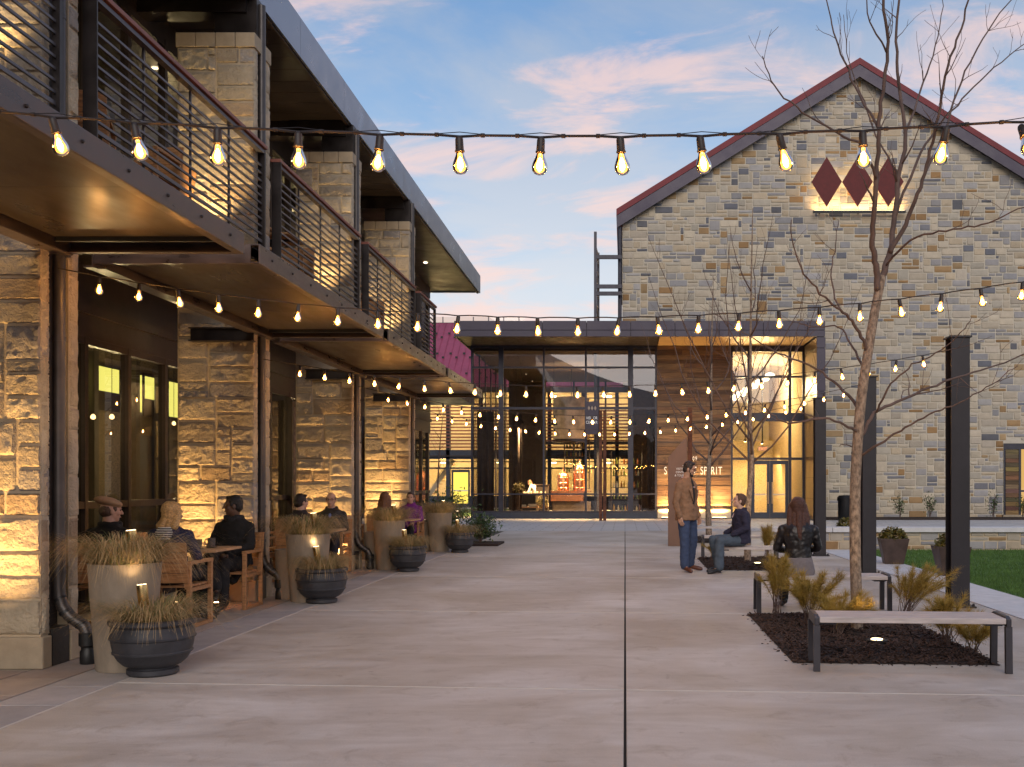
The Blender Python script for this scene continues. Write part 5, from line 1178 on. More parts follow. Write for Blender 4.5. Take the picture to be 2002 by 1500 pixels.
# ------------------------------------------------------------------ teak armchair
def chair_proto():
    c = empty('armchair', (0, 0, 0)); W, D, t = .57, .56, .042
    for s in (-1, 1):
        x = s * (W / 2 - t / 2)
        MB().box(x - t/2, x + t/2, -D/2, -D/2 + t, 0, .64).build('leg', M['teak'], c, bevel=.003); MB().box(x - t/2, x + t/2, D/2 - t, D/2, 0, .64).build('leg', M['teak'], c, bevel=.003)
        MB().box(x - t/2 - .004, x + t/2 + .004, -D/2 - .003, D/2 + .003, .641, .675).build('armrest', M['teak'], c, bevel=.004)
        MB().box(x - t/2, x + t/2, -D/2 + t + .001, D/2 - t - .001, .003, .035).build('floor_rail', M['teak'], c, bevel=.003); MB().box(x - t/2 + .005, x + t/2 - .005, -D/2 + t + .001, D/2 - t - .001, .37, .405).build('seat_rail', M['teak'], c)
        MB().bar((x - s * .022, -D/2 + .02, .40), (x - s * .022, -D/2 - .055, .855), .03, .035).build('back_post', M['teak'], c)
    for k in range(6):
        y = -D/2 + .055 + k * .083; MB().box(-W/2 + t + .002, W/2 - t - .002, y, y + .075, .407, .43).build('seat_slat', M['teak'], c, bevel=.003)
    for k in range(4):
        z = .46 + k * .1025; yb = -D/2 + .008 - .075 * (z - .40) / .455
        MB().prism([(-W/2 + .012, yb, z), (W/2 - .012, yb, z), (W/2 - .012, yb - .016, z + .098), (-W/2 + .012, yb - .016, z + .098)], (0, -.018, 0)).build('back_slat', M['teak'], c, bevel=.003)
    return c
ch = chair_proto()
CH = [(-4.61, 10.46, 0, 0, 'teak armchair under the blonde woman in the navy striped hood jacket'), (-5.25, 10.46, 4, 0, 'teak armchair under the man in the tan beret'),
      (-4.63, 12.0, 180, 0, 'teak armchair under the man in black with legs crossed'), (-5.72, 11.9, 205, 0, 'empty teak armchair against the cafe windows by the tan beret'),
      (-4.73, 14.98, 0, 0, 'teak armchair under the dark-haired man seen from behind'), (-4.80, 16.62, 180, 0, 'teak armchair under the man in glasses facing out'),
      (-5.45, 14.98, -5, 0, 'empty teak armchair next to the dark-haired man'), (-5.5, 16.5, 176, 0, 'empty teak armchair behind the shared table of the man in glasses'),
      (-4.58, 19.55, 0, 0, 'teak armchair under the long-haired woman in dark green'), (-4.50, 21.2, 180, 0, 'teak armchair under the woman in the purple coat'),
      (-5.3, 19.4, 0, 0, 'empty teak armchair beside the long-haired woman'),
      (-5.35, 10.05, 20, 4.331, 'empty teak armchair on the upper terrace close to the first railing post'), (-5.2, 11.05, 178, 4.331, 'empty teak armchair on the upper terrace facing the second stone pier'),
      (-5.5, 12.0, 90, 4.331, 'empty teak armchair on the upper terrace turned sideways by the second pier'), (-5.2, 14.3, 0, 4.331, 'empty teak armchair on the upper terrace above the dark-haired man'),
      (-5.2, 15.9, 180, 4.331, 'empty teak armchair on the upper terrace above the man in glasses'), (-5.2, 19.0, 0, 4.331, 'empty teak armchair on the upper terrace above the long-haired woman'), (-5.2, 20.6, 180, 4.331, 'empty teak armchair on the upper terrace above the purple coat')]
for k, (x, y, a, z, lb) in enumerate(CH):
    o = ch if k == 0 else copy_tree(ch); o.location = (x, y, z + .001); o.rotation_euler = (0, 0, R(a)); tag(o, lb, 'chair', 'teak chairs on the terraces')
def table_proto():
    t = empty('cafe_table', (0, 0, 0))
    for k in range(6):
        x = -.36 + k * .12; MB().box(x + .001, x + .119, -.37, .37, .715, .742).build('top_board', M['teak_top'], t, bevel=.003)
    MB().tube([(0, 0, .03), (0, 0, .70)], .038, 14).build('column', M['black'], t, smooth=True, local=True); MB().lathe([(.23, 0), (.235, .008), (.20, .022), (.06, .04), (.04, .06)], (0, 0, 0), 26).build('foot', M['black'], t, smooth=True, local=True)
    MB().box(-.25, .25, -.04, .04, .698, .714).build('spider', M['black'], t); return t
tp0 = table_proto()
for k, (x, y, z, lb) in enumerate(((-4.72, 11.27, 0, 'teak cafe table with two grey mugs between blonde woman and man in black'), (-4.76, 15.80, 0, 'teak cafe table before the man in glasses'), (-4.50, 20.4, 0, 'teak cafe table before the woman in the purple coat'), (-5.50, 11.15, 0, 'teak cafe table in front of the man in the tan beret'), (-5.2, 15.1, 4.331, 'teak table on the upper terrace over the middle bay'), (-5.3, 19.8, 4.331, 'teak table on the upper terrace over the far bay'))):
    o = tp0 if k == 0 else copy_tree(tp0); o.location = (x + (0.0 if k else 0), y, z + .001); tag(o, lb, 'table', 'teak tables on the terraces')
for k, (x, y, lb) in enumerate(((-4.60, 11.02, 'grey stoneware mug on its saucer at the near table edge'), (-4.56, 11.28, 'grey stoneware mug on its saucer at the middle of the table'))):
    sc = MB().lathe([(.03, 0), (.045, .003), (.072, .014), (.070, .016), (.04, .007), (.002, .006)], (x, y, .744), 22).build('saucer', M['cup'], None, smooth=True); tag(sc, 'round grey saucer under the ' + ('near-edge mug' if k == 0 else 'mid-table mug'), 'saucer')
    MB().lathe([(.028, 0), (.03, .003)], (x, y, .7435), 18).build('foot_ring', M['cup'], sc)
    c = MB().lathe([(.030, 0), (.036, .008), (.040, .04), (.041, .095), (.043, .10), (.038, .10), (.036, .05), (.03, .012), (.002, .01)], (x, y, .752), 22).build('mug', M['cup'], None, smooth=True); tag(c, lb, 'mug')
    MB().tube(smooth_path([(x - .038, y, .835), (x - .066, y, .838), (x - .072, y, .81), (x - .064, y, .785), (x - .038, y, .778)], 3), .006, 8).build('handle', M['cup'], c, smooth=True)
# ================================================================== PEOPLE
def cap(mb, p0, r0, p1, r1, seg=14):
    p0, p1 = Vector(p0), Vector(p1); d = p1 - p0; L = d.length; d = d.normalized() if L > 1e-6 else Vector((0, 0, 1))
    pts, rad = [], []
    for k in range(5):
        a = math.pi / 2 * (1 - k / 4); pts.append(p0 - d * r0 * math.sin(a)); rad.append(max(1e-3, r0 * math.cos(a)))
    for k in range(5):
        a = math.pi / 2 * k / 4; pts.append(p1 + d * r1 * math.sin(a)); rad.append(max(1e-3, r1 * math.cos(a)))
    mb.tube(pts, rad, seg)
def ell(mb, c, r, rot=None, seg=16, rings=10):
    vs = []; fs = []; c = Vector(c)
    for i in range(rings + 1):
        a = math.pi * i / rings - math.pi / 2; a = max(-1.55, min(1.55, a))
        for k in range(seg):
            t = 2 * math.pi * k / seg; v = Vector((r[0] * math.cos(a) * math.cos(t), r[1] * math.cos(a) * math.sin(t), r[2] * math.sin(a)))
            if rot is not None: v = rot @ v
            vs.append(c + v)
    for i in range(rings):
        for k in range(seg):
            k2 = (k + 1) % seg; fs.append((i*seg+k, i*seg+k2, (i+1)*seg+k2, (i+1)*seg+k))
    fs.append(tuple(range(seg))[::-1]); fs.append(tuple(rings*seg + k for k in range(seg))); mb.add(vs, fs)
def loft(mb, secs, seg=20):
    """secs: (centre, rx, ry, up-axis tilt) elliptical sections"""
    b = len(mb.V); n = len(secs)
    for c, rx, ry in secs:
        for k in range(seg):
            t = 2 * math.pi * k / seg; ct, st = math.cos(t), math.sin(t); e = .85
            mb.V.append((c[0] + rx * math.copysign(abs(ct) ** e, ct), c[1] + ry * math.copysign(abs(st) ** e, st), c[2]))
    for i in range(n - 1):
        for k in range(seg):
            k2 = (k + 1) % seg; mb.F.append((b+i*seg+k, b+i*seg+k2, b+(i+1)*seg+k2, b+(i+1)*seg+k))
    mb.F.append(tuple(b + k for k in range(seg))[::-1]); mb.F.append(tuple(b + (n-1)*seg + k for k in range(seg)))
def hand(mb, w, d, n, side, curl=.5, s=1.0):
    """palm and five fingers from wrist w, pointing d, palm normal n"""
    d = Vector(d).normalized(); n = Vector(n); n = (n - d * n.dot(d)).normalized(); x = d.cross(n) * side
    w = Vector(w)
    for k in (-1, 0, 1): cap(mb, w + x * k * .018 * s, .017 * s, w + d * .085 * s + x * k * .027 * s, .0135 * s, 8)
    for k, L in enumerate((.070, .080, .075, .058)):
        r0 = w + d * .085 * s + x * (.033 - .022 * k) * s; c1 = (d * math.cos(curl * .9) + n * math.sin(curl * .9)); c2 = (d * math.cos(curl * 2.0) + n * math.sin(curl * 2.0))
        m1 = r0 + c1 * L * .5 * s; cap(mb, r0, .0095 * s, m1, .0088 * s, 7); cap(mb, m1, .0088 * s, m1 + c2 * L * .5 * s, .0072 * s, 7)
    t0 = w + d * .028 * s + x * .026 * s; t1 = t0 + (d * .6 + x * .7 + n * .35).normalized() * .045 * s; cap(mb, t0, .0125 * s, t1, .0105 * s, 7); cap(mb, t1, .0105 * s, t1 + (d * .85 + x * .25 + n * .4).normalized() * .034 * s, .0085 * s, 7)
TEX = bpy.data.textures.new('cloth_folds', 'CLOUDS'); TEX.noise_scale = .065; TEX.noise_depth = 3
TEXH = bpy.data.textures.new('hair_locks', 'CLOUDS'); TEXH.noise_scale = .022; TEXH.noise_depth = 2
def flesh(mb, name, m, parent, vox=.011, fold=0, tex=None, smooth_it=4):
    o = mb.build(name, m, parent, smooth=True, local=True, sharp=0)
    r = o.modifiers.new('remesh', 'REMESH'); r.mode = 'VOXEL'; r.voxel_size = vox; r.use_smooth_shade = True
    s = o.modifiers.new('smooth', 'SMOOTH'); s.factor = .5; s.iterations = smooth_it
    if fold:
        d = o.modifiers.new('folds', 'DISPLACE'); d.texture = tex or TEX; d.strength = fold; d.mid_level = .5; d.texture_coords = 'LOCAL'
    return o
def pmat(key, col, rough=.85, **k):
    if key not in M: M[key] = mat(key, col, rough, var=k.pop('var', .15), vscale=k.pop('vscale', 14), bump=k.pop('bump', .12), bscale=k.pop('bscale', 90), **k)
    return M[key]
def skin_mat(key, col):
    if key not in M:
        M[key] = mat(key, col, .5, var=.08, vscale=25); p = M[key].node_tree.nodes['Principled BSDF']; p.inputs['Subsurface Weight'].default_value = .08; p.inputs['Subsurface Radius'].default_value = (.02, .008, .005)
    return M[key]
def person(label, loc, rz, J, o):
    """J: joint positions in the person's own frame (x right, y forward, z up); o: options"""
    sc = o.get('s', 1.0); skin = skin_mat('skin_' + o.get('skin', 'fair'), {'fair': (.56, .34, .25), 'tan': (.48, .28, .19), 'deep': (.12, .065, .042)}[o.get('skin', 'fair')])
    female = o.get('f', False); V = {k: Vector(v) for k, v in J.items()}
    hc = V['head']; yaw, pitch, roll = o.get('look', (0, 0, 0)); RH = Matrix.Rotation(yaw, 3, 'Z') @ Matrix.Rotation(pitch, 3, 'X') @ Matrix.Rotation(roll, 3, 'Y')
    hp = lambda x, y, z: hc + RH @ Vector((x, y, z))
    b = MB()
    # head
    ell(b, hp(0, -.012, .022), (.074, .096, .094), RH); ell(b, hp(0, .012, -.045), (.060, .074, .072), RH); ell(b, hp(0, .052, -.088), (.030, .030, .026), RH)
    cap(b, hp(0, .086, .018), .010, hp(0, .108, -.022), .0145, 8); ell(b, hp(0, .078, .030), (.052, .014, .012), RH); ell(b, hp(0, .084, -.058), (.024, .012, .008), RH)
    for s in (-1, 1):
        ell(b, hp(s * .077, -.010, -.012), (.011, .022, .032), RH); ell(b, hp(s * .045, .055, -.025), (.022, .02, .02), RH)
    nb = V['neck']; nr = .046 if female else .056
    cap(b, nb + Vector((0, -.01, -.05)), nr * 1.15, hp(0, -.02, -.06), nr, 14)
    # trunk and limbs under the clothes
    pel, ch_ = V['pelvis'], V['chest']
    sh = .17 if female else .195
    cap(b, pel, .085, ch_, .10); cap(b, ch_, .10, nb, .05)
    for s, S in ((-1, 'L'), (1, 'R')):
        SH = V['sh' + S]; cap(b, ch_ + Vector((0, 0, .06)), .06, SH, .045); cap(b, SH, .042, V['el' + S], .036); cap(b, V['el' + S], .036, V['wr' + S], .025)
        HP = V['hip' + S]; cap(b, pel, .08, HP, .07); cap(b, HP, .065, V['kn' + S], .048); cap(b, V['kn' + S], .046, V['an' + S], .034); cap(b, V['an' + S], .030, V['to' + S], .016)
        hd = o.get('hand' + S)
        if hd != 'none':
            d = Vector(hd[0]) if hd else (V['wr' + S] - V['el' + S]); n = Vector(hd[1]) if hd else Vector((-s, 0, 0)); hand(b, V['wr' + S], d, n, -s if not hd or len(hd) < 3 else hd[2], o.get('curl', .55), .92 if female else 1.0)
    body = flesh(b, 'person', skin, None, o.get('vox', .0065), smooth_it=2)
    body.location = loc; body.rotation_euler = (0, 0, rz); body.scale = (sc, sc, sc); tag(body, label, 'person')
    # eyes, mouth
    if not o.get('noface'):
        e = MB()
        for s in (-1, 1): ell(e, hp(s * .031, .079, .012), (.013, .008, .0065), RH, 8, 6)
        e.build('eyes', pmat('eye_dark', (.02, .014, .012), .3), body, local=True, smooth=True)
        m_ = MB(); ell(m_, hp(0, .092, -.060), (.022, .006, .005), RH, 8, 6); m_.build('lips', pmat('lip', (.30, .12, .10), .5) if o.get('skin') != 'deep' else pmat('lip_deep', (.09, .04, .035)), body, local=True, smooth=True)
    # hair
    hcol = o.get('hair', (.04, .022, .014)); hm = pmat('hair_%d_%d' % (hcol[0] * 1000, hcol[1] * 1000), hcol, .45, var=.45, vscale=60, bump=.5, bscale=160)
    h = MB(); style = o.get('style', 'short')
    if style != 'none':
        thin = .002 if style == 'thin' else .0
        if style == 'thin':
            ell(h, hp(0, -.045, .0), (.079, .070, .075), RH)
        else:
            ell(h, hp(0, -.026, .036), (.083, .096, .094), RH); ell(h, hp(0, -.055, -.012), (.076, .062, .070), RH); ell(h, hp(.01, .035, .096), (.056, .036, .024), RH)
        for s in (-1, 1): ell(h, hp(s * .034, .088, .034), (.019, .007, .0045), RH, 8, 6); ell(h, hp(s * .071, .012, .022), (.012, .024, .032), RH, 8, 6)
        if o.get('beard'):
            ell(h, hp(0, .052, -.092), (.036, .036, .026), RH); ell(h, hp(0, .090, -.046), (.026, .012, .007), RH)
            for s in (-1, 1): cap(h, hp(s * .065, .016, -.03), .009, hp(s * .036, .052, -.088), .015, 8)
        if style in ('long', 'bob', 'wavy'):
            L = {'long': .50, 'bob': .20, 'wavy': .34}[style]; back = Vector((0, -.07, 0)); n = 7
            for s in (-1, -.5, 0, .5, 1):
                p = [hp(s * .070, -.05 + (.05 * abs(s)), .03), hp(s * .088, -.085 + .05 * abs(s), -.08)]
                p.append(p[1] + Vector((s * .012, -.045, -(L - .12) * .5))); p.append(p[2] + Vector((-s * .012, .004, -(L - .12) * .6 * (1 - .12 * abs(s)))))
                for a, c_, ra, rb in ((0, 1, .040, .042), (1, 2, .042, .040), (2, 3, .040, .020)): cap(h, p[a], ra, p[c_], rb, 10)
            ell(h, hp(0, -.03, .045), (.090, .100, .092), RH)
        if style == 'bun': ell(h, hp(0, -.10, .01), (.035, .035, .035), RH)
        flesh(h, 'hair', hm, body, .0065, .010, TEXH, 2)
    # garment on the upper body
    T = o['top']; tm = pmat('top_' + T['k'], T['c'], T.get('r', .85), sheen=0)
    g = MB(); th = T.get('t', .02); w1 = (.155 if female else .178) + th; dp = (.105 if female else .118) + th; wW = (.125 if female else .165) + th
    hem = T.get('hem', -.04); up_ = (nb - pel); ax = up_.normalized()
    secs = []
    for f, kx, ky in ((hem / up_.length, wW * (1.12 if T.get('flare') else 1.03), dp * 1.06), (.12, wW * 1.02, dp * 1.02), (.38, wW, dp * .95), (.62, w1 * .98, dp), (.82, w1 * .98, dp * .93), (.95, w1 * .72, dp * .72), (1.04, nr * 1.5, nr * 1.45)):
        bend = ch_ - pel.lerp(nb, .55); c_ = pel + up_ * f + bend * max(0, 1 - abs(f - .55) * 1.8); secs.append((c_, kx, ky))
    loft(g, secs)
    ar = T.get('ar', .054 if female else .062)
    for S in 'LR':
        SH = V['sh' + S]; cap(g, nb + Vector((0, -.01, -.045)), ar * .95, SH + Vector((0, 0, .004)), ar * .92); cap(g, SH, ar, V['el' + S], ar * .86); cap(g, V['el' + S], ar * .86, V['wr' + S] + (V['wr' + S] - V['el' + S]).normalized() * -.01, ar * .70)
        cap(g, ch_ + Vector((0, 0, .08)), ar, SH, ar)
    if T.get('coat'):     # coat skirt over the thighs
        for S in 'LR': cap(g, V['hip' + S], .105, V['hip' + S].lerp(V['kn' + S], .62), .10); 
        if T['coat'] > 1:
            for S in 'LR': cap(g, V['hip' + S] + Vector((0, -.02, -.04)), .07, V['hip' + S].lerp(V['kn' + S], .5) + Vector((0, -.02, -.2)), .05)
    if T.get('collar'): 
        ring = [nb + Vector((math.cos(t) * nr * 1.45, math.sin(t) * nr * 1.35 - .008, -.002 + (.025 if math.sin(t) < .3 else -.012))) for t in [2 * math.pi * k / 16 for k in range(17)]]; g.tube(ring, T['collar'], 8)
    flesh(g, T.get('n', 'jacket'), tm, body, .011, T.get('fold', .032))
    # trousers or skirt
    P = o['legs']; pm = pmat('legs_' + P['k'], P['c'], .85); g = MB()
    ell(g, pel + Vector((0, -.01, .01)), (.165 if not female else .170, .125, .12))
    lr = P.get('r', .085)
    for S in 'LR':
        cap(g, pel.lerp(V['hip' + S], .8), .105, V['hip' + S].lerp(V['kn' + S], .5), lr * 1.05); cap(g, V['hip' + S].lerp(V['kn' + S], .4), lr * 1.06, V['kn' + S], lr * .86); cap(g, V['kn' + S], lr * .86, V['an' + S] + (V['kn' + S] - V['an' + S]).normalized() * .03, lr * P.get('taper', .74))
    flesh(g, 'trousers', pm, body, .011, .026)
    # shoes
    g = MB()
    for S in 'LR':
        A, T_ = V['an' + S], V['to' + S]; d = (T_ - A); dn = Vector((d.x, d.y, d.z)).normalized(); he = A - dn * .05 + Vector((0, 0, -.02)); dwn = Vector((0, 0, -.012))
        cap(g, he, .036, T_ + dwn, .037); cap(g, A + Vector((0, 0, .02)), .042, A, .045); cap(g, T_ + dwn, .037, T_ + dn * .045 + dwn, .03)
    flesh(g, 'shoes', pmat('shoe_' + o.get('shoe', 'black'), {'black': (.012, .012, .013), 'brown': (.11, .035, .018)}[o.get('shoe', 'black')], .35), body, .009)
    # extras
    x = o.get('x', ())
    if 'glasses' in x:
        m_ = MB()
        for s in (-1, 1):
            m_.tube([hp(s * .033 + .021 * math.cos(t), .100, .008 + .016 * math.sin(t)) for t in [2 * math.pi * k / 12 for k in range(13)]], .0022, 5); m_.tube([hp(s * .054, .098, .012), hp(s * .078, -.01, .014)], .002, 5)
        m_.tube([hp(-.012, .101, .01), hp(.012, .101, .01)], .002, 5); m_.build('glasses', M['black'], body, local=True)
    if 'shirt' in x:
        m_ = MB(); fz = o.get('shirtw', .035); c0 = nb + Vector((0, nr * 1.15, .012)); c1 = ch_.lerp(nb, .38) + Vector((0, dp + .012, 0))
        m_.add([c0 + Vector((-fz, -.01, .02)), c0 + Vector((fz, -.01, .02)), c1 + Vector((fz * .35, 0, 0)), c1 + Vector((-fz * .35, 0, 0)), c0 + Vector((0, .028, -.01))], [(0, 4, 3), (4, 1, 2), (3, 4, 2)])
        q_ = m_.build('shirt_collar', pmat('shirt_' + o['shirt'][0], o['shirt'][1], .8), body, local=True); md = q_.modifiers.new('s', 'SOLIDIFY'); md.thickness = .012
        m_ = MB(); m_.tube([nb + Vector((math.cos(t) * nr * 1.22, math.sin(t) * nr * 1.25 - .004, .012 - .012 * math.sin(t))) for t in [2 * math.pi * k / 16 for k in range(17)]], .014, 8); m_.build('shirt_band', M['shirt_' + o['shirt'][0]], body, local=True, smooth=True)
    if 'sweater' in x:      # dark front shown between open blazer edges
        m_ = MB(); ell(m_, ch_.lerp(pel, .15) + Vector((0, dp * .52, 0)), (.062, dp * .62, .30)); ell(m_, nb + Vector((0, .012, -.035)), (.082, .085, .05)); flesh(m_, 'sweater', pmat('sweater_black', (.012, .011, .013), .9), body, .010)
    if 'lapel' in x:
        for s in (-1, 1):
            m_ = MB(); n0 = nb + Vector((s * .065, nr * .6, .0)); n1 = ch_.lerp(pel, .42) + Vector((s * .045, dp + .026, 0)); mid = ch_.lerp(nb, .12) + Vector((s * .085, dp + .016, 0))
            m_.add([n0, n0 + Vector((s * .035, -.01, -.03)), mid + Vector((s * .03, -.004, 0)), n1, mid + Vector((-s * .03, .004, .02))], [(0, 1, 2, 4), (4, 2, 3)]); q_ = m_.build('lapel', tm, body, local=True); md = q_.modifiers.new('s', 'SOLIDIFY'); md.thickness = .008
        for dz in (0, -.10): m_ = MB(); ell(m_, ch_.lerp(pel, .5) + Vector((.062, dp + .03, dz)), (.009, .006, .009), None, 8, 6); m_.build('button', M['black'], body, local=True)
        m_ = MB(); m_.box(-.02, .02, 0, 0.01, 0, .01)
    if 'scarf' in x:
        m_ = MB(); m_.tube([nb + Vector((math.cos(t) * nr * 1.6, math.sin(t) * nr * 1.35 + .012, .012 + .012 * math.sin(3 * t))) for t in [2 * math.pi * k / 18 for k in range(19)]], .036, 10); flesh(m_, 'scarf', pmat('scarf_' + o['scarf'][0], o['scarf'][1], .9, var=.8, vscale=26), body, .011, .02)
    if 'beret' in x:
        m_ = MB(); RB = RH @ Matrix.Rotation(R(-12), 3, 'X'); ell(m_, hp(-.012, -.030, .088), (.128, .138, .050), RB, 24, 10); ell(m_, hp(0, -.012, .062), (.088, .106, .034), RB, 20, 8); q_ = flesh(m_, 'beret', pmat('beret_tan', (.42, .27, .16), .9), body, .008, .008)
        m_ = MB(); cap(m_, hp(-.02, -.05, .142), .004, hp(-.02, -.05, .155), .003, 6); m_.build('beret_stem', M['beret_tan'], body, local=True)
    if 'hood' in x:
        hm_ = MB(); ell(hm_, nb + Vector((0, -.105, -.045)), (.105, .050, .085), Matrix.Rotation(R(-18), 3, 'X')); flesh(hm_, 'hood', tm, body, .011, .012)
        for k in range(6):
            m_ = MB(); zz = -.100 + k * .022; ww = .10 * math.sqrt(max(.05, 1 - ((zz + .045) / .085) ** 2)); m_.tube([nb + Vector((math.sin(a) * ww, -.112 - .045 * math.cos(a) - (zz + .045) * -.2, zz)) for a in [R(-62 + 124 * j / 8) for j in range(9)]], .0062, 6); m_.build('hood_stripe', pmat('stripe_white', (.72, .70, .66), .9), body, local=True, smooth=True)
    return body
def mirror(d): return d
SIT = dict(pelvis=(0, 0, .535), chest=(0, -.01, .83), neck=(0, .0, 1.015), head=(0, .035, 1.165), shL=(-.178, -.005, .930), shR=(.178, -.005, .930), elL=(-.235, .07, .725), elR=(.235, .07, .725), wrL=(-.14, .28, .66), wrR=(.14, .28, .66),
           hipL=(-.09, .03, .525), hipR=(.09, .03, .525), knL=(-.11, .43, .53), knR=(.11, .43, .53), anL=(-.11, .45, .085), anR=(.11, .45, .085), toL=(-.12, .60, .045), toR=(.12, .60, .045))
def pose(base, **k): d = dict(base); d.update(k); return d
def scaled(d, dz): return {k: (v[0], v[1], v[2] + dz) for k, v in d.items()}
STAND = dict(pelvis=(0, 0, .96), chest=(0, -.005, 1.27), neck=(0, .0, 1.50), head=(0, .045, 1.668), shL=(-.19, -.005, 1.405), shR=(.19, -.005, 1.405), elL=(-.265, -.03, 1.14), elR=(.265, -.03, 1.14), wrL=(-.265, .06, .89), wrR=(.265, .06, .89),
             hipL=(-.095, 0, .93), hipR=(.095, 0, .93), knL=(-.115, .02, .51), knR=(.115, .02, .51), anL=(-.125, -.02, .085), anR=(.125, -.02, .085), toL=(-.15, .13, .05), toR=(.15, .13, .05))
DN = ((0, .25, -1), (0, -.2, 0))
# standing man in brown blazer
person('standing man in brown tweed blazer, dark sweater and blue jeans talking downwards', (1.02, 16.98, .0), R(-128), pose(STAND, knL=(-.145, .03, .51), anL=(-.18, -.06, .085), toL=(-.23, .08, .05), anR=(.17, .08, .085), toR=(.23, .22, .05), knR=(.14, .06, .51), head=(0, .065, 1.660), elL=(-.27, -.05, 1.12), elR=(.275, -.02, 1.12)),
       dict(s=1.02, skin='tan', look=(.42, R(-16), 0), hair=(.022, .013, .010), beard=True, top=dict(k='tweed', c=(.235, .130, .072), n='blazer', hem=-.13, flare=1, t=.028, ar=.068), legs=dict(k='jeans', c=(.035, .055, .115), r=.092, taper=.80), shoe='brown', x=('glasses', 'sweater', 'lapel', 'shirt'), shirt=('pink', (.55, .40, .42)), shirtw=.03, handL=((-.05, .18, -1), (1, 0, 0)), handR=((.05, .25, -1), (-1, 0, 0)), curl=.45))
# seated man in navy fleece on the bench end
person('seated man in navy fleece and grey-blue trousers looking up from the bench end', (1.90, 16.80, .0), R(101), pose(SIT, head=(0, .03, 1.17), knL=(-.20, .42, .53), anL=(-.24, .44, .085), toL=(-.28, .58, .045), knR=(.10, .44, .53), anR=(.08, .34, .085), toR=(.08, .49, .045), wrL=(-.20, .20, .63), wrR=(.20, .20, .63), elL=(-.25, -.03, .74), elR=(.25, -.03, .74)),
       dict(skin='fair', look=(-.1, R(13), 0), hair=(.085, .038, .020), top=dict(k='fleece', c=(.018, .017, .040), n='fleece', hem=-.06, t=.028, ar=.068, collar=.022), legs=dict(k='slate', c=(.062, .085, .115), r=.092, taper=.85), x=('shirt',), shirt=('check', (.60, .45, .46)), handL='none', handR='none'))
# woman on the next bench, back turned
person('woman with long brown hair in black leather jacket seated with her back turned', (1.96, 11.60, .0), R(-3), pose(SIT, elL=(-.235, .04, .72), elR=(.235, .04, .72), wrL=(-.10, .24, .68), wrR=(.10, .24, .68)),
       dict(f=True, skin='fair', hair=(.075, .026, .014), style='long', look=(.05, R(-6), 0), noface=True, top=dict(k='leather', c=(.012, .010, .011), r=.38, n='leather_jacket', hem=.07, t=.022, fold=.03), legs=dict(k='darkpants', c=(.016, .014, .015), r=.078), x=('scarf',), scarf=('print', (.48, .34, .31))))
wd = MB(); loft(wd, [((1.96, 11.60, .415), .185, .15), ((1.96, 11.60, .46), .195, .165), ((1.96, 11.59, .56), .17, .145), ((1.96, 11.59, .62), .155, .13)]); 
wb = [o for o in COL.objects if o.name.startswith('person') and 'leather' in str(o.get('label'))][0]
wd.V = [(v[0] - 1.96, v[1] - 11.60, v[2]) for v in wd.V]; flesh(wd, 'tunic', pmat('grey_tunic', (.19, .165, .17), .9), wb, .011, .014)
# terrace guests, first bay
person('man in tan beret and black coat seated with his back turned', (-5.22, 10.36, 0), R(-4), pose(SIT, head=(.0, .03, 1.175)), dict(skin='fair', hair=(.10, .06, .04), style='thin', look=(R(-42), R(-4), 0), top=dict(k='blackcoat', c=(.006, .006, .007), t=.035, ar=.070, n='coat', coat=1, collar=.03), legs=dict(k='blackpants', c=(.012, .012, .014)), x=('beret', 'scarf'), scarf=('dark', (.02, .02, .024)), vox=.008))
person('blonde woman in navy jacket with white striped hood seated with her back turned', (-4.60, 10.36, 0), R(-6), pose(SIT, head=(0, .04, 1.14), neck=(0, .01, 1.0)), dict(f=True, skin='fair', hair=(.55, .34, .14), style='bob', look=(R(-20), R(-4), 0), noface=True, top=dict(k='navyjacket', c=(.014, .017, .055), t=.03, n='jacket', hem=-.05, ar=.062), legs=dict(k='blackpants', c=(.012, .012, .014)), x=('hood',), vox=.008))
person('man in black coat seated cross-legged at the mug table in profile', (-4.62, 12.10, 0), R(172), pose(SIT, head=(0, .04, 1.19), neck=(0, 0, 1.03), knR=(.04, .46, .60), anR=(-.12, .60, .25), toR=(-.18, .74, .20), knL=(-.10, .43, .53), anL=(-.10, .42, .085), toL=(-.11, .57, .045), wrL=(-.08, .30, .64), wrR=(.12, .34, .67)), dict(skin='deep', hair=(.012, .010, .009), look=(R(-58), R(-3), 0), top=dict(k='blackcoat', c=(.006, .006, .007), t=.035, ar=.070, n='coat', coat=2, collar=.025), legs=dict(k='blackpants', c=(.012, .012, .014)), x=('scarf',), scarf=('dark', (.02, .02, .024)), handL=((.3, .8, -.3), (0, -.3, -1)), handR=((-.4, .8, -.3), (0, -.3, -1)), vox=.007))
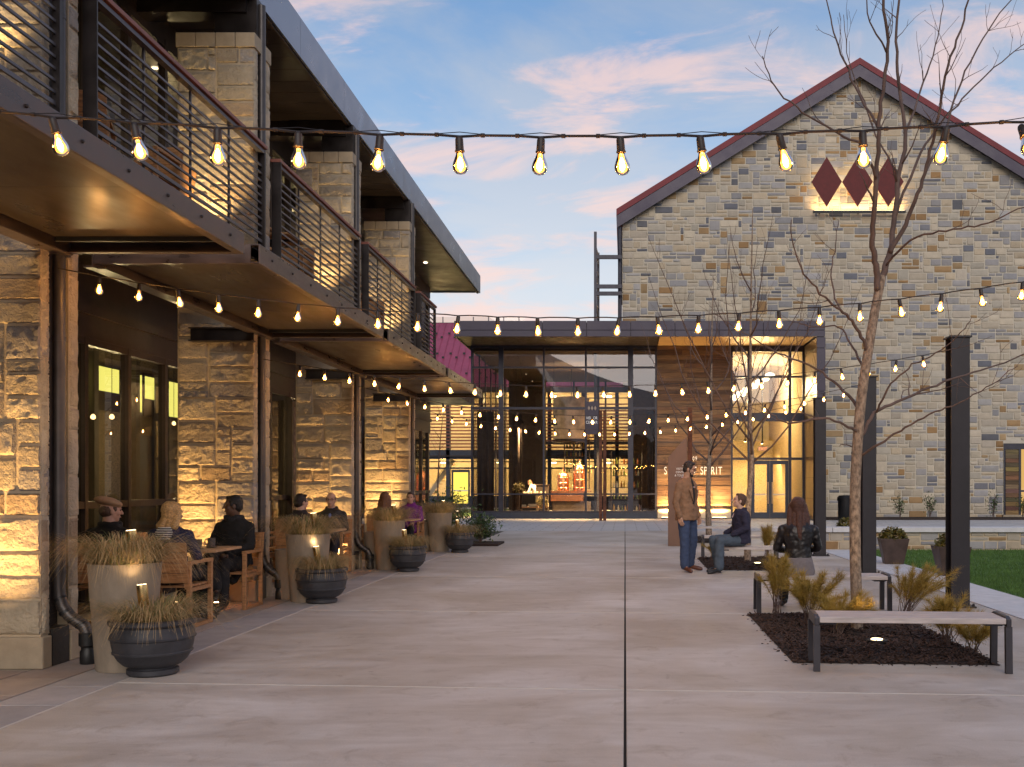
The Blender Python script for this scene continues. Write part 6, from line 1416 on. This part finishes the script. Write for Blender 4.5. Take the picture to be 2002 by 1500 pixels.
# second bay
person('dark-haired man in charcoal jacket seated with his back turned at the middle table', (-4.72, 14.88, 0), R(-6), pose(SIT, head=(0, .03, 1.18), neck=(0, 0, 1.02)), dict(skin='fair', hair=(.020, .011, .009), look=(R(-30), 0, 0), top=dict(k='charcoal', c=(.030, .024, .024), t=.032, ar=.068, collar=.026), legs=dict(k='blackpants', c=(.012, .012, .014)), vox=.008))
person('balding man in glasses and dark waxed jacket facing out over clasped hands', (-4.80, 16.72, 0), R(186), pose(SIT, head=(0, .03, 1.19), neck=(0, 0, 1.03), wrL=(-.05, .34, .62), wrR=(.06, .33, .63), knL=(-.12, .43, .53), knR=(.10, .46, .58), anR=(-.06, .52, .13), toR=(-.10, .66, .10)), dict(skin='fair', hair=(.16, .10, .07), style='thin', look=(0, R(-3), 0), top=dict(k='waxed', c=(.020, .015, .012), t=.035, ar=.070, coat=1, collar=.026, r=.55), legs=dict(k='navypants', c=(.016, .017, .028)), x=('glasses', 'shirt'), shirt=('blue', (.16, .22, .50)), shirtw=.045, handL=((.5, .6, -.3), (0, -.3, -1)), handR=((-.5, .6, -.3), (0, -.3, -1)), vox=.007))
# third bay
person('woman with long light-brown hair in dark green jacket seated with her back turned', (-4.57, 19.45, 0), R(-3), pose(SIT, head=(0, .035, 1.165)), dict(f=True, skin='fair', hair=(.17, .075, .035), style='wavy', noface=True, look=(0, 0, 0), top=dict(k='green', c=(.028, .034, .022), t=.03, ar=.060, hem=-.05), legs=dict(k='blackpants', c=(.012, .012, .014)), vox=.009))
person('woman in bright purple coat facing out at the far table', (-4.44, 21.22, 0), R(176), pose(SIT, head=(0, .03, 1.16)), dict(f=True, skin='fair', hair=(.035, .018, .012), style='bun', look=(R(8), R(-2), 0), top=dict(k='purple', c=(.155, .012, .190), t=.03, ar=.060, coat=1, collar=.024, n='coat'), legs=dict(k='blackpants', c=(.012, .012, .014)), x=('shirt',), shirt=('rose', (.40, .22, .20)), handL=((.5, .6, -.3), (0, -.3, -1)), handR=((-.5, .6, -.3), (0, -.3, -1)), vox=.008))
# distant figures
person('person in pale lavender shirt walking past the litter bin by the gable wall', (at(1684, 0, 39.0).x, 39.0, 0), R(-70), pose(STAND, knR=(.11, .12, .51), anR=(.12, .20, .085), toR=(.13, .35, .05), anL=(-.12, -.18, .10), toL=(-.12, -.04, .05)), dict(skin='fair', hair=(.05, .03, .02), top=dict(k='lavender', c=(.48, .36, .52), t=.02, n='shirt'), legs=dict(k='navypants', c=(.016, .017, .028)), vox=.011))
person('shop worker in white checked shirt bending over behind the display table', (-4.02, 47.4, .03), R(70), pose(STAND, chest=(0, .17, 1.20), neck=(0, .33, 1.36), head=(0, .43, 1.46), shL=(-.19, .28, 1.31), shR=(.19, .28, 1.31), elL=(-.24, .38, 1.05), elR=(.24, .38, 1.05), wrL=(-.16, .55, .98), wrR=(.16, .55, .98)), dict(skin='fair', hair=(.16, .08, .04), look=(0, R(-35), 0), top=dict(k='whitecheck', c=(.62, .60, .58), t=.02, n='shirt'), legs=dict(k='blackpants', c=(.012, .012, .014)), vox=.011))
